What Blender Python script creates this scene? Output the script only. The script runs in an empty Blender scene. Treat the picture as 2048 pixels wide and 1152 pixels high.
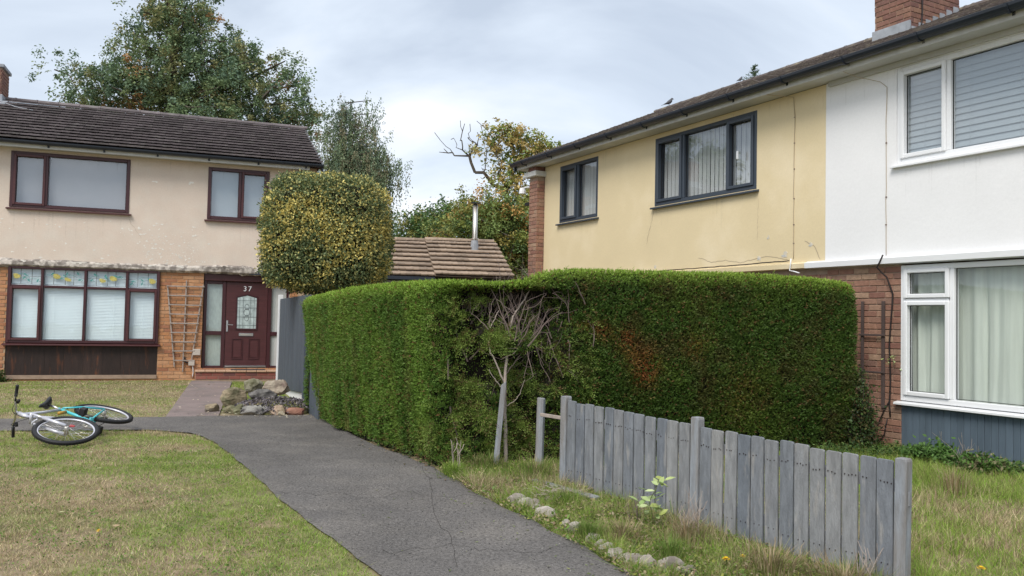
import bpy, bmesh, math, random
import numpy as np
from mathutils import Vector, Matrix, Euler, noise as mnoise
R = math.radians
random.seed(7); rng = np.random.default_rng(7)
sc = bpy.context.scene
C = sc.collection
# ---------------------------------------------------------------- camera
cd = bpy.data.cameras.new('camera'); cam = bpy.data.objects.new('camera', cd); C.objects.link(cam)
cd.sensor_width = 36; cd.lens = 36*1680/2048; cd.clip_start = .1; cd.clip_end = 3000
pt, rl = R(2.2), R(1.19)
fw = Vector((0, math.cos(pt), math.sin(pt))); r0 = Vector((1, 0, 0)); u0 = r0.cross(fw)
rr = r0*math.cos(rl)+u0*math.sin(rl); uu = -r0*math.sin(rl)+u0*math.cos(rl)
M = Matrix((rr, uu, -fw)).transposed().to_4x4(); M.translation = (0, 0, 1.4)
cam.matrix_world = M; sc.camera = cam
# ---------------------------------------------------------------- sky and sun
SUN_EL, SUN_AZ = 50, 205          # degrees; azimuth of where the sun stands, clockwise from +Y
w = bpy.data.worlds.new('World'); sc.world = w; w.use_nodes = True
nt = w.node_tree; N = nt.nodes; K = nt.links; N.clear()
out = N.new('ShaderNodeOutputWorld')
sky = N.new('ShaderNodeTexSky'); sky.sky_type = 'NISHITA'; sky.sun_disc = False
sky.sun_elevation = R(SUN_EL); sky.sun_rotation = R(SUN_AZ)
bg1 = N.new('ShaderNodeBackground'); bg1.inputs[1].default_value = .10; K.new(sky.outputs[0], bg1.inputs[0])
geo = N.new('ShaderNodeNewGeometry')
sep = N.new('ShaderNodeSeparateXYZ')
neg = N.new('ShaderNodeVectorMath'); neg.operation = 'SCALE'; neg.inputs[3].default_value = -1
K.new(geo.outputs['Incoming'], neg.inputs[0]); K.new(neg.outputs[0], sep.inputs[0])
def mth(op, a, b=None, clamp=False):
    n = N.new('ShaderNodeMath'); n.operation = op; n.use_clamp = clamp
    for i, v in enumerate((a, b)):
        if v is None: continue
        if isinstance(v, (int, float)): n.inputs[i].default_value = v
        else: K.new(v, n.inputs[i])
    return n.outputs[0]
zz = mth('ADD', mth('MAXIMUM', sep.outputs[2], 0.0), .22)
cmb = N.new('ShaderNodeCombineXYZ')
K.new(mth('DIVIDE', sep.outputs[0], zz), cmb.inputs[0]); K.new(mth('DIVIDE', sep.outputs[1], zz), cmb.inputs[1])
mp = N.new('ShaderNodeMapping'); mp.inputs['Scale'].default_value = (.8, 1.0, 1); mp.inputs['Location'].default_value = (9.3, 4.4, 0)
mp.inputs['Rotation'].default_value = (0, 0, R(20))
K.new(cmb.outputs[0], mp.inputs[0])
n1 = N.new('ShaderNodeTexNoise'); n1.inputs['Scale'].default_value = 1.3; n1.inputs['Detail'].default_value = 7; n1.inputs['Roughness'].default_value = .5
n1.inputs['Distortion'].default_value = .35
K.new(mp.outputs[0], n1.inputs[0])
rp = N.new('ShaderNodeValToRGB'); e = rp.color_ramp.elements
e[0].position = .38; e[0].color = (.45, .51, .60, 1); e[1].position = .66; e[1].color = (.86, .87, .90, 1)
m_ = rp.color_ramp.elements.new(.5); m_.color = (.60, .665, .75, 1)
K.new(n1.outputs[0], rp.inputs[0])
bg2 = N.new('ShaderNodeBackground'); bg2.inputs[1].default_value = 1.0; K.new(rp.outputs[0], bg2.inputs[0])
mx = N.new('ShaderNodeMixShader'); mx.inputs[0].default_value = .86
K.new(bg1.outputs[0], mx.inputs[1]); K.new(bg2.outputs[0], mx.inputs[2]); K.new(mx.outputs[0], out.inputs[0])
sd = bpy.data.lights.new('sun', 'SUN'); sd.energy = 2.2; sd.angle = R(28); sd.color = (1, .95, .87)
so = bpy.data.objects.new('sun', sd); C.objects.link(so)
sdir = Vector((math.sin(R(SUN_AZ))*math.cos(R(SUN_EL)), math.cos(R(SUN_AZ))*math.cos(R(SUN_EL)), math.sin(R(SUN_EL))))
so.rotation_euler = sdir.to_track_quat('Z', 'Y').to_euler()
sc.view_settings.view_transform = 'Standard'; sc.view_settings.look = 'None'
sc.view_settings.exposure = 0.5; sc.view_settings.gamma = 1.0
try: sc.view_settings.use_curve_mapping = False
except Exception: pass
sc.cycles.max_bounces = 6; sc.cycles.diffuse_bounces = 3; sc.cycles.glossy_bounces = 3
sc.cycles.transparent_max_bounces = 12; sc.cycles.use_denoising = True

# ---------------------------------------------------------------- materials
def mat(name, col, rough=.8, var=.0, vscale=3, bump=0, bscale=30, col2=None, c2pos=(.45, .65), c2scale=4, c2detail=5,
        metal=0, objrand=0, stretch=(1, 1, 1), tint=False, spec=.4, coords='Object', transl=0, fine=0, finescale=60, objcol=None):
    m = bpy.data.materials.new(name); m.use_nodes = True
    t = m.node_tree; n = t.nodes; k = t.links; b = n['Principled BSDF']
    b.inputs['Roughness'].default_value = rough; b.inputs['Metallic'].default_value = metal
    b.inputs['Specular IOR Level'].default_value = spec
    tc = n.new('ShaderNodeTexCoord'); mpn = n.new('ShaderNodeMapping'); mpn.inputs['Scale'].default_value = stretch
    k.new(tc.outputs[coords], mpn.inputs[0])
    oi0 = n.new('ShaderNodeObjectInfo'); sc0 = n.new('ShaderNodeMath'); sc0.operation = 'MULTIPLY'; sc0.inputs[1].default_value = 57.0; k.new(oi0.outputs['Random'], sc0.inputs[0])
    ad0 = n.new('ShaderNodeVectorMath'); ad0.operation = 'ADD'; k.new(mpn.outputs[0], ad0.inputs[0]); k.new(sc0.outputs[0], ad0.inputs[1]); V = ad0.outputs[0]
    def noise(s, d=4, r=.55):
        x = n.new('ShaderNodeTexNoise'); x.inputs['Scale'].default_value = s; x.inputs['Detail'].default_value = d
        x.inputs['Roughness'].default_value = r; k.new(V, x.inputs[0]); return x.outputs[0]
    def mixc(f, a, bb, kind='MIX'):
        x = n.new('ShaderNodeMix'); x.data_type = 'RGBA'; x.blend_type = kind
        for sock, v in ((x.inputs[0], f), (x.inputs[6], a), (x.inputs[7], bb)):
            if hasattr(v, 'is_output') or isinstance(v, bpy.types.NodeSocket): k.new(v, sock)
            elif isinstance(v, (int, float)): sock.default_value = v
            else: sock.default_value = (*v[:3], 1)
        return x.outputs[2]
    if tint:
        at = n.new('ShaderNodeAttribute'); at.attribute_name = 'tint'; c = at.outputs['Color']
    else:
        rg = n.new('ShaderNodeRGB'); rg.outputs[0].default_value = (*col, 1); c = rg.outputs[0]
    if objcol:
        oi = n.new('ShaderNodeObjectInfo'); r_ = n.new('ShaderNodeValToRGB'); el = r_.color_ramp.elements
        r_.color_ramp.interpolation = 'LINEAR'
        while len(el) < len(objcol): el.new(.5)
        for i, cc in enumerate(objcol): el[i].position = i/(len(objcol)-1); el[i].color = (*cc, 1)
        k.new(oi.outputs['Random'], r_.inputs[0]); c = r_.outputs[0]
    if col2:
        r_ = n.new('ShaderNodeValToRGB'); r_.color_ramp.elements[0].position = c2pos[0]; r_.color_ramp.elements[1].position = c2pos[1]
        k.new(noise(c2scale, c2detail), r_.inputs[0]); c = mixc(r_.outputs[0], c, col2)
    def scale(c, src, amt, lo=.25, hi=.75):
        mr = n.new('ShaderNodeMapRange'); mr.inputs[1].default_value = lo; mr.inputs[2].default_value = hi
        mr.inputs[3].default_value = 1-amt; mr.inputs[4].default_value = 1+amt; k.new(src, mr.inputs[0])
        hs = n.new('ShaderNodeVectorMath'); hs.operation = 'SCALE'; k.new(c, hs.inputs[0]); k.new(mr.outputs[0], hs.inputs[3]); return hs.outputs[0]
    if var: c = scale(c, noise(vscale, 5), var)
    if fine: c = scale(c, noise(finescale, 3, .7), fine)
    if objrand:
        oi = n.new('ShaderNodeObjectInfo'); c = scale(c, oi.outputs['Random'], objrand, 0, 1)
    k.new(c, b.inputs['Base Color'])
    if bump:
        bp = n.new('ShaderNodeBump'); bp.inputs['Strength'].default_value = bump; bp.inputs['Distance'].default_value = .01
        k.new(noise(bscale, 5, .6), bp.inputs['Height']); k.new(bp.outputs[0], b.inputs['Normal'])
    if transl:
        tr = n.new('ShaderNodeBsdfTranslucent'); k.new(c, tr.inputs[0]); ms = n.new('ShaderNodeMixShader'); ms.inputs[0].default_value = transl
        k.new(b.outputs[0], ms.inputs[1]); k.new(tr.outputs[0], ms.inputs[2]); k.new(ms.outputs[0], n['Material Output'].inputs[0])
    return m
def glassmat(name, tintc, refl=.10, wav=.05):
    m = bpy.data.materials.new(name); m.use_nodes = True
    t = m.node_tree; n = t.nodes; k = t.links; n.remove(n['Principled BSDF'])
    tr = n.new('ShaderNodeBsdfTransparent'); tr.inputs[0].default_value = (*tintc, 1)
    gl = n.new('ShaderNodeBsdfGlossy'); gl.inputs['Roughness'].default_value = .015; gl.inputs[0].default_value = (.92, .95, 1, 1)
    ge = n.new('ShaderNodeNewGeometry'); dt_ = n.new('ShaderNodeVectorMath'); dt_.operation = 'DOT_PRODUCT'
    k.new(ge.outputs['Incoming'], dt_.inputs[0]); k.new(ge.outputs['Normal'], dt_.inputs[1])
    def mm(op, x, y=None):
        q = n.new('ShaderNodeMath'); q.operation = op
        for i, v in enumerate((x, y)):
            if v is None: continue
            if isinstance(v, (int, float)): q.inputs[i].default_value = v
            else: k.new(v, q.inputs[i])
        return q.outputs[0]
    sch = mm('ADD', refl, mm('MULTIPLY', 1-refl, mm('POWER', mm('SUBTRACT', 1.0, mm('ABSOLUTE', dt_.outputs['Value'])), 5.0)))
    tc = n.new('ShaderNodeTexCoord'); ns = n.new('ShaderNodeTexNoise'); ns.inputs['Scale'].default_value = 1.7; k.new(tc.outputs['Object'], ns.inputs[0])
    bp = n.new('ShaderNodeBump'); bp.inputs['Strength'].default_value = wav; bp.inputs['Distance'].default_value = .05
    k.new(ns.outputs[0], bp.inputs['Height']); k.new(bp.outputs[0], gl.inputs['Normal']); pass
    ms = n.new('ShaderNodeMixShader'); k.new(sch, ms.inputs[0]); k.new(tr.outputs[0], ms.inputs[1]); k.new(gl.outputs[0], ms.inputs[2])
    k.new(ms.outputs[0], n['Material Output'].inputs[0]); return m
MT = dict(
 cream=mat('cream_render', (.66, .555, .47), .9, var=.06, vscale=1.6, bump=.35, bscale=22, col2=(.67, .59, .51), c2pos=(.45, .75), c2scale=3.5, fine=.05, finescale=35),
 yellow=mat('yellow_render', (.71, .59, .375), .9, var=.05, vscale=1.2, bump=.22, bscale=16, fine=.04, finescale=40, col2=(.76, .65, .46), c2pos=(.5, .8), c2scale=1.2),
 white=mat('white_render', (.80, .80, .81), .9, var=.035, vscale=1.4, bump=.22, bscale=14, fine=.03, finescale=30),
 peel=mat('peeled_edge', (.55, .50, .45), .95, var=.35, vscale=14, bump=.8, bscale=30, col2=(.24, .21, .19), c2pos=(.42, .55), c2scale=9),
 mortar=mat('mortar', (.40, .285, .19), .95, var=.15, vscale=8, bump=.3),
 mortarR=mat('mortar_red', (.33, .24, .18), .95, var=.2, vscale=8, bump=.3),
 brickO=mat('orange_brick', (.5, .27, .14), .9, objcol=[(.42, .19, .09), (.52, .27, .14), (.47, .22, .10), (.55, .31, .17), (.33, .14, .08), (.50, .25, .12), (.45, .23, .12)], var=.14, vscale=20, bump=.6, bscale=60),
 brickR=mat('red_brick', (.3, .13, .09), .9, objcol=[(.25, .125, .09), (.32, .175, .12), (.22, .105, .08), (.34, .20, .14), (.27, .135, .10), (.38, .25, .17), (.19, .10, .08)], var=.2, vscale=18, bump=.6, bscale=60),
 brickC=mat('chimney_brick', (.3, .13, .09), .9, objcol=[(.17, .085, .07), (.23, .12, .09), (.155, .08, .07), (.25, .14, .10), (.20, .095, .075), (.27, .155, .10)], var=.25, vscale=16, bump=.6, bscale=60),
 tileL=mat('dark_tile', (.155, .132, .135), .85, var=.3, vscale=7, objrand=.22, bump=.6, bscale=45, col2=(.19, .175, .165), c2pos=(.5, .75), c2scale=5),
 tileR=mat('brown_tile', (.115, .093, .085), .9, var=.3, vscale=7, objrand=.25, bump=.7, bscale=45, col2=(.24, .21, .15), c2pos=(.5, .72), c2scale=6),
 tileM=mat('tan_tile', (.30, .225, .165), .9, var=.25, vscale=6, objrand=.22, bump=.6, bscale=45, col2=(.20, .155, .12), c2pos=(.5, .75), c2scale=4),
 mar=mat('maroon_plastic', (.055, .015, .019), .35, var=.1, vscale=3, spec=.5),
 marL=mat('maroon_woodgrain', (.075, .022, .024), .42, var=.25, vscale=5, stretch=(1, 1, 8), spec=.5),
 anth=mat('anthracite_plastic', (.042, .055, .075), .4, var=.08, spec=.5),
 upvc=mat('white_plastic', (.80, .81, .83), .35, var=.03, spec=.5),
 fascia=mat('white_fascia', (.55, .55, .53), .6, var=.12, vscale=3, stretch=(3, 1, 1)),
 soffit=mat('grey_soffit', (.50, .50, .48), .7, var=.08),
 gut=mat('black_gutter', (.018, .024, .036), .38, var=.2, vscale=2, spec=.5),
 lead=mat('lead_flashing', (.30, .32, .35), .6, var=.25, vscale=7, bump=.4, bscale=14),
 slate=mat('slate_blue_boards', (.092, .125, .16), .65, var=.14, vscale=3, objrand=.10, stretch=(6, 6, .6), bump=.3, bscale=18),
 fence=mat('weathered_grey_paint', (.235, .265, .31), .85, objcol=[(.150, .165, .190), (.215, .22, .23), (.165, .18, .205), (.26, .26, .26), (.13, .15, .18), (.19, .20, .215)], var=.28, vscale=6, stretch=(5, 5, .7), bump=.7, bscale=22, col2=(.30, .29, .28), c2pos=(.58, .74), c2scale=4),
 fpost=mat('bare_grey_post', (.235, .225, .22), .9, var=.22, vscale=6, stretch=(5, 5, .6), bump=.7, bscale=22, col2=(.25, .27, .30), c2pos=(.4, .65), c2scale=3),
 darkwood=mat('dark_stained_board', (.030, .017, .014), .6, objrand=.25, var=.3, vscale=4, stretch=(5, 5, .8), col2=(.12, .042, .018), c2pos=(.56, .74), c2scale=2.6, bump=.35, bscale=20),
 grey=mat('slate_grey_panel', (.078, .095, .118), .7, var=.16, vscale=3, stretch=(5, 5, .6), objrand=.08, bump=.3),
 room=mat('dark_interior', (.10, .10, .10), .95),
 roller=mat('grey_roller_blind', (.34, .34, .37), .8, var=.05, vscale=2),
 venet=mat('white_blind', (.80, .90, .94), .6, var=.05, vscale=2),
 vblind=mat('vertical_blind', (.58, .58, .57), .7, var=.04, objrand=.08),
 net=mat('net_curtain', (.58, .62, .56), .9, var=.10, vscale=3, stretch=(6, 6, .4)),
 obsc=mat('obscure_glass_backing', (.46, .53, .50), .8, var=.16, vscale=9, stretch=(3, 3, 1)),
 glass=glassmat('window_glass', (.96, .98, .98), .07),
 glassU=glassmat('sky_glass', (.93, .96, .97), .16),
 metal=mat('bright_metal', (.62, .62, .63), .28, metal=1.0, var=.08),
 steel=mat('flue_steel', (.62, .58, .52), .35, metal=.9, var=.2, vscale=2, stretch=(1, 1, .5)),
 blk=mat('black_rubber', (.016, .016, .018), .6, var=.2),
 cable=mat('dark_cable', (.02, .014, .014), .6),
 silver=mat('silver_paint', (.62, .62, .68), .3, metal=.35, var=.06),
 teal=mat('teal_paint', (.07, .50, .56), .32, var=.08, spec=.6),
 trell=mat('weathered_lath', (.33, .28, .25), .9, var=.3, vscale=12, bump=.5),
 step=mat('step_tile', (.48, .31, .21), .8, var=.15, vscale=4, bump=.3),
 stepb=mat('step_brick', (.26, .09, .07), .85, objcol=[(.24, .075, .06), (.30, .11, .085), (.16, .07, .07), (.27, .09, .07)], var=.15, bump=.4),
 tarmac=mat('tarmac', (.130, .121, .115), .9, var=.22, vscale=1.3, fine=.6, finescale=55, bump=1, bscale=90, col2=(.175, .16, .145), c2pos=(.45, .75), c2scale=1.6),
 conc=mat('pinkish_concrete', (.235, .185, .175), .92, var=.18, vscale=2.2, fine=.22, finescale=100, bump=.6, bscale=120, col2=(.17, .15, .14), c2pos=(.5, .75), c2scale=3),
 soil=mat('soil_and_thatch', (.27, .21, .13), .98, var=.35, vscale=5, bump=1, bscale=60, col2=(.16, .17, .06), c2pos=(.42, .62), c2scale=1.1, coords='Object'),
 leaf=mat('leaf', (.05, .09, .02), .55, tint=True, transl=.25, spec=.3),
 blade=mat('grass_blade', (.1, .15, .03), .6, tint=True, transl=.3, spec=.25),
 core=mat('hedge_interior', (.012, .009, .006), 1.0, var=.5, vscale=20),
 bark=mat('bark', (.085, .070, .055), .95, var=.3, vscale=10, bump=.8, bscale=20),
 deadw=mat('dead_wood', (.36, .30, .26), .9, var=.3, vscale=14, stretch=(1, 1, .3), bump=.6, bscale=50),
 deadw2=mat('grey_brown_twig', (.18, .135, .12), .9, var=.3, vscale=14),
 crack=mat('crack', (.42, .34, .24), 1.0), nail=mat('rusty_nail', (.03, .02, .02), .8),
 bird=mat('grey_feathers', (.09, .09, .10), .8, var=.3, vscale=20),
)
def rockmat(name, c1, c2):
    return mat(name, c1, .92, var=.3, vscale=7, col2=c2, c2pos=(.42, .62), c2scale=6, bump=1, bscale=22, fine=.15, finescale=70)

# ---------------------------------------------------------------- builders
def link(o, parent=None):
    C.objects.link(o)
    if parent: o.parent = parent
    return o
def tag(o, label=None, cat=None, group=None, kind=None):
    if label: o['label'] = label
    if cat: o['category'] = cat
    if group: o['group'] = group
    if kind: o['kind'] = kind
    return o
def empty(name, loc=(0, 0, 0), rz=0, label=None, cat=None, group=None):
    o = bpy.data.objects.new(name, None); o.location = loc; o.rotation_euler = (0, 0, rz); o.empty_display_size = .2
    link(o); return tag(o, label, cat, group)
class MB:
    def __init__(s, sg=1): s.v = []; s.f = []; s.sg = sg
    def add(s, vs, fs):
        b = len(s.v); s.v += [(x, s.sg*y, z) for x, y, z in vs]; s.f += [tuple(b+i for i in f) for f in fs]; return s
    def box(s, x0, x1, y0, y1, z0, z1):
        vs = [(x, y, z) for z in (z0, z1) for y in (y0, y1) for x in (x0, x1)]
        return s.add(vs, [(0, 2, 3, 1), (4, 5, 7, 6), (0, 1, 5, 4), (2, 6, 7, 3), (0, 4, 6, 2), (1, 3, 7, 5)])
    def hexa(s, vs):   # 8 corners, order as box
        return s.add(vs, [(0, 2, 3, 1), (4, 5, 7, 6), (0, 1, 5, 4), (2, 6, 7, 3), (0, 4, 6, 2), (1, 3, 7, 5)])
    def prism(s, pts, d0, d1, ax='y'):   # polygon in (x,z) extruded along y, or (y,z) along x
        n = len(pts)
        if ax == 'y': vs = [(p[0], d0, p[1]) for p in pts]+[(p[0], d1, p[1]) for p in pts]
        elif ax == 'x': vs = [(d0, p[0], p[1]) for p in pts]+[(d1, p[0], p[1]) for p in pts]
        else: vs = [(p[0], p[1], d0) for p in pts]+[(p[0], p[1], d1) for p in pts]
        return s.add(vs, [tuple(range(n)), tuple(range(2*n-1, n-1, -1))]+[(i, (i+1) % n, n+(i+1) % n, n+i) for i in range(n)])
    def tube(s, pts, rad, n=8, cap=True):
        pts = [Vector(p) for p in pts]; m = len(pts)
        if isinstance(rad, (int, float)): rad = [rad]*m
        vs = []; up = None
        for i, p in enumerate(pts):
            t = (pts[min(i+1, m-1)]-pts[max(i-1, 0)]);
            if t.length < 1e-9: t = Vector((0, 0, 1))
            t.normalize()
            if up is None:
                a = Vector((0, 0, 1)) if abs(t.z) < .9 else Vector((1, 0, 0)); up = a-t*a.dot(t)
            else: up = up-t*up.dot(t)
            up.normalize(); q = t.cross(up)
            for k in range(n):
                a = 2*math.pi*k/n; vs.append(tuple(p+(up*math.cos(a)+q*math.sin(a))*rad[i]))
        fs = [(i*n+k, i*n+(k+1) % n, (i+1)*n+(k+1) % n, (i+1)*n+k) for i in range(m-1) for k in range(n)]
        if cap: fs += [tuple(range(n-1, -1, -1)), tuple((m-1)*n+k for k in range(n))]
        return s.add(vs, fs)
    def torus(s, c, ax, Rr, r, n=48, m=8, sy=1.0):
        ax = Vector(ax).normalized(); a = Vector((1, 0, 0)) if abs(ax.x) < .9 else Vector((0, 1, 0)); a = (a-ax*a.dot(ax)).normalized(); b = ax.cross(a); c = Vector(c)
        vs = []
        for i in range(n):
            t = 2*math.pi*i/n; d = a*math.cos(t)+b*math.sin(t)
            for j in range(m):
                q = 2*math.pi*j/m; vs.append(tuple(c+d*(Rr+r*math.cos(q))+ax*(r*sy*math.sin(q))))
        return s.add(vs, [(i*m+j, ((i+1) % n)*m+j, ((i+1) % n)*m+(j+1) % m, i*m+(j+1) % m) for i in range(n) for j in range(m)])
    def mesh(s, name, m=None, bevel=0, smooth=False):
        me = bpy.data.meshes.new(name); me.from_pydata(s.v, [], s.f)
        bm = bmesh.new(); bm.from_mesh(me); bmesh.ops.recalc_face_normals(bm, faces=bm.faces)
        if bevel: bmesh.ops.bevel(bm, geom=bm.edges, offset=bevel, segments=1, affect='EDGES', profile=.5)
        bm.to_mesh(me); bm.free()
        if m: me.materials.append(m)
        if smooth: me.polygons.foreach_set('use_smooth', [True]*len(me.polygons))
        return me
    def build(s, name, m=None, parent=None, bevel=0, smooth=False):
        return link(bpy.data.objects.new(name, s.mesh(name, m, bevel, smooth)), parent)
def inst(name, me, parent, matrix=None, loc=None, rot=None):
    o = bpy.data.objects.new(name, me); link(o, parent)
    if matrix is not None: o.matrix_local = matrix
    if loc is not None: o.location = loc
    if rot is not None: o.rotation_euler = rot
    return o
def npmesh(name, V, nper, m, parent=None, tint=None, smooth=False):
    """V (n*nper,3): n separate polygons with nper corners."""
    n = len(V)//nper; me = bpy.data.meshes.new(name)
    me.vertices.add(len(V)); me.vertices.foreach_set('co', np.ascontiguousarray(V, dtype=np.float32).ravel())
    me.loops.add(len(V)); me.loops.foreach_set('vertex_index', np.arange(len(V), dtype=np.int32))
    me.polygons.add(n); me.polygons.foreach_set('loop_start', np.arange(0, len(V), nper, dtype=np.int32))
    try: me.polygons.foreach_set('loop_total', np.full(n, nper, dtype=np.int32))
    except Exception: pass
    me.update(calc_edges=True)
    if tint is not None:
        a = me.color_attributes.new('tint', 'FLOAT_COLOR', 'POINT'); c = np.ones((len(V), 4), dtype=np.float32); c[:, :3] = np.repeat(tint, nper, axis=0)
        a.data.foreach_set('color', c.ravel())
    me.materials.append(m); o = bpy.data.objects.new(name, me); return link(o, parent)
def nrm(a): return a/np.maximum(np.linalg.norm(a, axis=-1, keepdims=True), 1e-9)
def leafquads(P, T, Nn, L, W, cup=.0):
    T = nrm(T); S = nrm(np.cross(T, Nn)); L = np.broadcast_to(L, len(P))[:, None]; W = np.broadcast_to(W, len(P))[:, None]
    a = P; b = P+T*L*.45+S*W*.5; c = P+T*L; d = P+T*L*.45-S*W*.5
    return np.stack([a, b, c, d], 1).reshape(-1, 3)
def blades(P, H, W, lean=.35):
    n = len(P); a = rng.uniform(0, 6.283, n); s = np.stack([np.cos(a), np.sin(a), np.zeros(n)], 1)
    b = rng.uniform(0, 6.283, n); l = np.stack([np.cos(b), np.sin(b), np.zeros(n)], 1)*(np.abs(rng.normal(0, lean, n))*H)[:, None]
    W = np.broadcast_to(W, n)[:, None]*.5
    t = P+l; t[:, 2] += H*rng.uniform(.6, 1, n)
    return np.stack([P-s*W, P+s*W, t], 1).reshape(-1, 3)
_g = rng.random((64, 64))
def vnoise(x, y, s):
    x = np.asarray(x)/s; y = np.asarray(y)/s; xi = np.floor(x).astype(int); yi = np.floor(y).astype(int); fx = x-xi; fy = y-yi
    fx = fx*fx*(3-2*fx); fy = fy*fy*(3-2*fy); g = lambda i, j: _g[i % 64, j % 64]
    return (g(xi, yi)*(1-fx)+g(xi+1, yi)*fx)*(1-fy)+(g(xi, yi+1)*(1-fx)+g(xi+1, yi+1)*fx)*fy
def fbm(x, y, s): return vnoise(x, y, s)*.5+vnoise(np.asarray(x)+31.7, y, s*.45)*.3+vnoise(x, np.asarray(y)+17.3, s*.2)*.2
def gz(Y):
    t = np.clip((8.5-np.asarray(Y, dtype=float))/4.0, 0, 1); return -.15*t*t*(3-2*t)
def inpoly(x, y, poly):
    c = np.zeros(len(x), bool); n = len(poly)
    for i in range(n):
        x0, y0 = poly[i]; x1, y1 = poly[(i+1) % n]
        cond = ((y0 > y) != (y1 > y)); xx = (x1-x0)*(y-y0)/((y1-y0) if y1 != y0 else 1e-9)+x0
        c ^= cond & (x < xx)
    return c
def lerp(a, b, t): return a+(b-a)*t

# ---------------------------------------------------------------- ground, path
ys = sorted(set([-60, -20, -8, -2, 0, 2, 3]+[round(3.5+.1*i, 2) for i in range(56)]+[9.5, 10.5, 12, 15, 20, 30, 60, 150, 400]+[]))
xs = [-400, -100, -40, -20, -10, -6, -4, -2, 0, 2, 4, 6, 10, 20, 40, 100, 400]
g = MB(); nx = len(xs)
gv = [(x, y, float(gz(y))-.012) for y in ys for x in xs]
g.add(gv, [(j*nx+i, j*nx+i+1, (j+1)*nx+i+1, (j+1)*nx+i) for j in range(len(ys)-1) for i in range(nx-1)])
tag(g.build('ground', MT['soil']), kind='structure')
LE = [(5.2, -8), (2.0, 0), (.8, 2.5), (-.2, 4.2), (-.75, 5.08), (-1.01, 5.51), (-1.32, 5.98), (-1.8, 6.72), (-2.43, 7.83), (-3.21, 9.23)]
RE = [(7.5, -8), (3.9, 0), (2.3, 2.5), (1.35, 4.0), (.76, 5.17), (.56, 5.66), (.34, 6.03), (.1, 6.45), (-.2, 6.92), (-.6, 7.79), (-1.08, 8.65), (-1.45, 9.23)]
def edge(E, y):
    return float(np.interp(y, [p[1] for p in E], [p[0] for p in E]))
yr = [-8, -4, 0, 2, 3]+[3.5+.1*i for i in range(57)]+[9.23]
p = MB(); vs = []
for y in yr:
    jl = .008*math.sin(y*9)+.006*math.sin(y*23); jr = .02*math.sin(y*11+1)
    for k in range(5): vs.append((lerp(edge(LE, y)+jl, edge(RE, y)+jr, k/4), y, float(gz(y))+.004))
p.add(vs, [(j*5+i, j*5+i+1, (j+1)*5+i+1, (j+1)*5+i) for j in range(len(yr)-1) for i in range(4)])
UP = [(-3.21, 9.23), (-3.5, 9.65), (-3.74, 9.92), (-4.29, 10.1), (-4.85, 10.01), (-5.88, 9.76), (-14, 7.8), (-14, 8.75), (-6.52, 10.83), (-5.4, 11.14), (-4.64, 11.39), (-4.09, 11.60), (-2.75, 12.0), (-2.45, 11.4), (-1.85, 10.03), (-1.45, 9.23)]
p.add([(x, y, .004) for x, y in UP], [tuple(range(len(UP)))])
path = tag(p.build('tarmac_path', MT['tarmac']), kind='structure')
CO = [(-4.64, 11.40), (-4.0, 11.62), (-5.72, 17.35), (-6.55, 17.35)]
p = MB(); p.add([(x, y, .004+.02*(y-11.4)/6) for x, y in CO]+[(x, y, -.05) for x, y in CO], [(0, 1, 2, 3), (0, 4, 5, 1), (1, 5, 6, 2), (0, 3, 7, 4)])
tag(p.build('concrete_garden_path', MT['conc']), kind='structure')
# cracks in the tarmac
cr = MB()
def ribbon(mb, pts, w, z):
    for a, b in zip(pts[:-1], pts[1:]):
        d = Vector((b[0]-a[0], b[1]-a[1])).normalized(); n = (-d.y*w*.5, d.x*w*.5)
        za = float(gz(a[1]))+z; zb = float(gz(b[1]))+z
        mb.add([(a[0]-n[0], a[1]-n[1], za), (a[0]+n[0], a[1]+n[1], za), (b[0]+n[0], b[1]+n[1], zb), (b[0]-n[0], b[1]-n[1], zb)], [(0, 1, 2, 3)])
for (a, b) in (((-2.5, 8.1), (-.95, 8.55)), ((-1.9, 6.95), (-.1, 6.9)), ((-.8, 5.6), (.55, 5.65)), ((-.9, 8.4), (-.3, 5.3)), ((-3.0, 9.6), (-1.7, 9.7))):
    n = 26; pts = []
    for i in range(n+1):
        t = i/n; pts.append((lerp(a[0], b[0], t)+.05*(fbm([t*9+a[0]], [a[1]], 1)[0]-.5)*2, lerp(a[1], b[1], t)+.22*(fbm([a[0]+3], [t*7], 1)[0]-.5)*2))
    ribbon(cr, pts, .0032, .0075)
tag(cr.build('path_crack', mat('crack_dark', (.055, .050, .047), 1)), kind='stuff')
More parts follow.
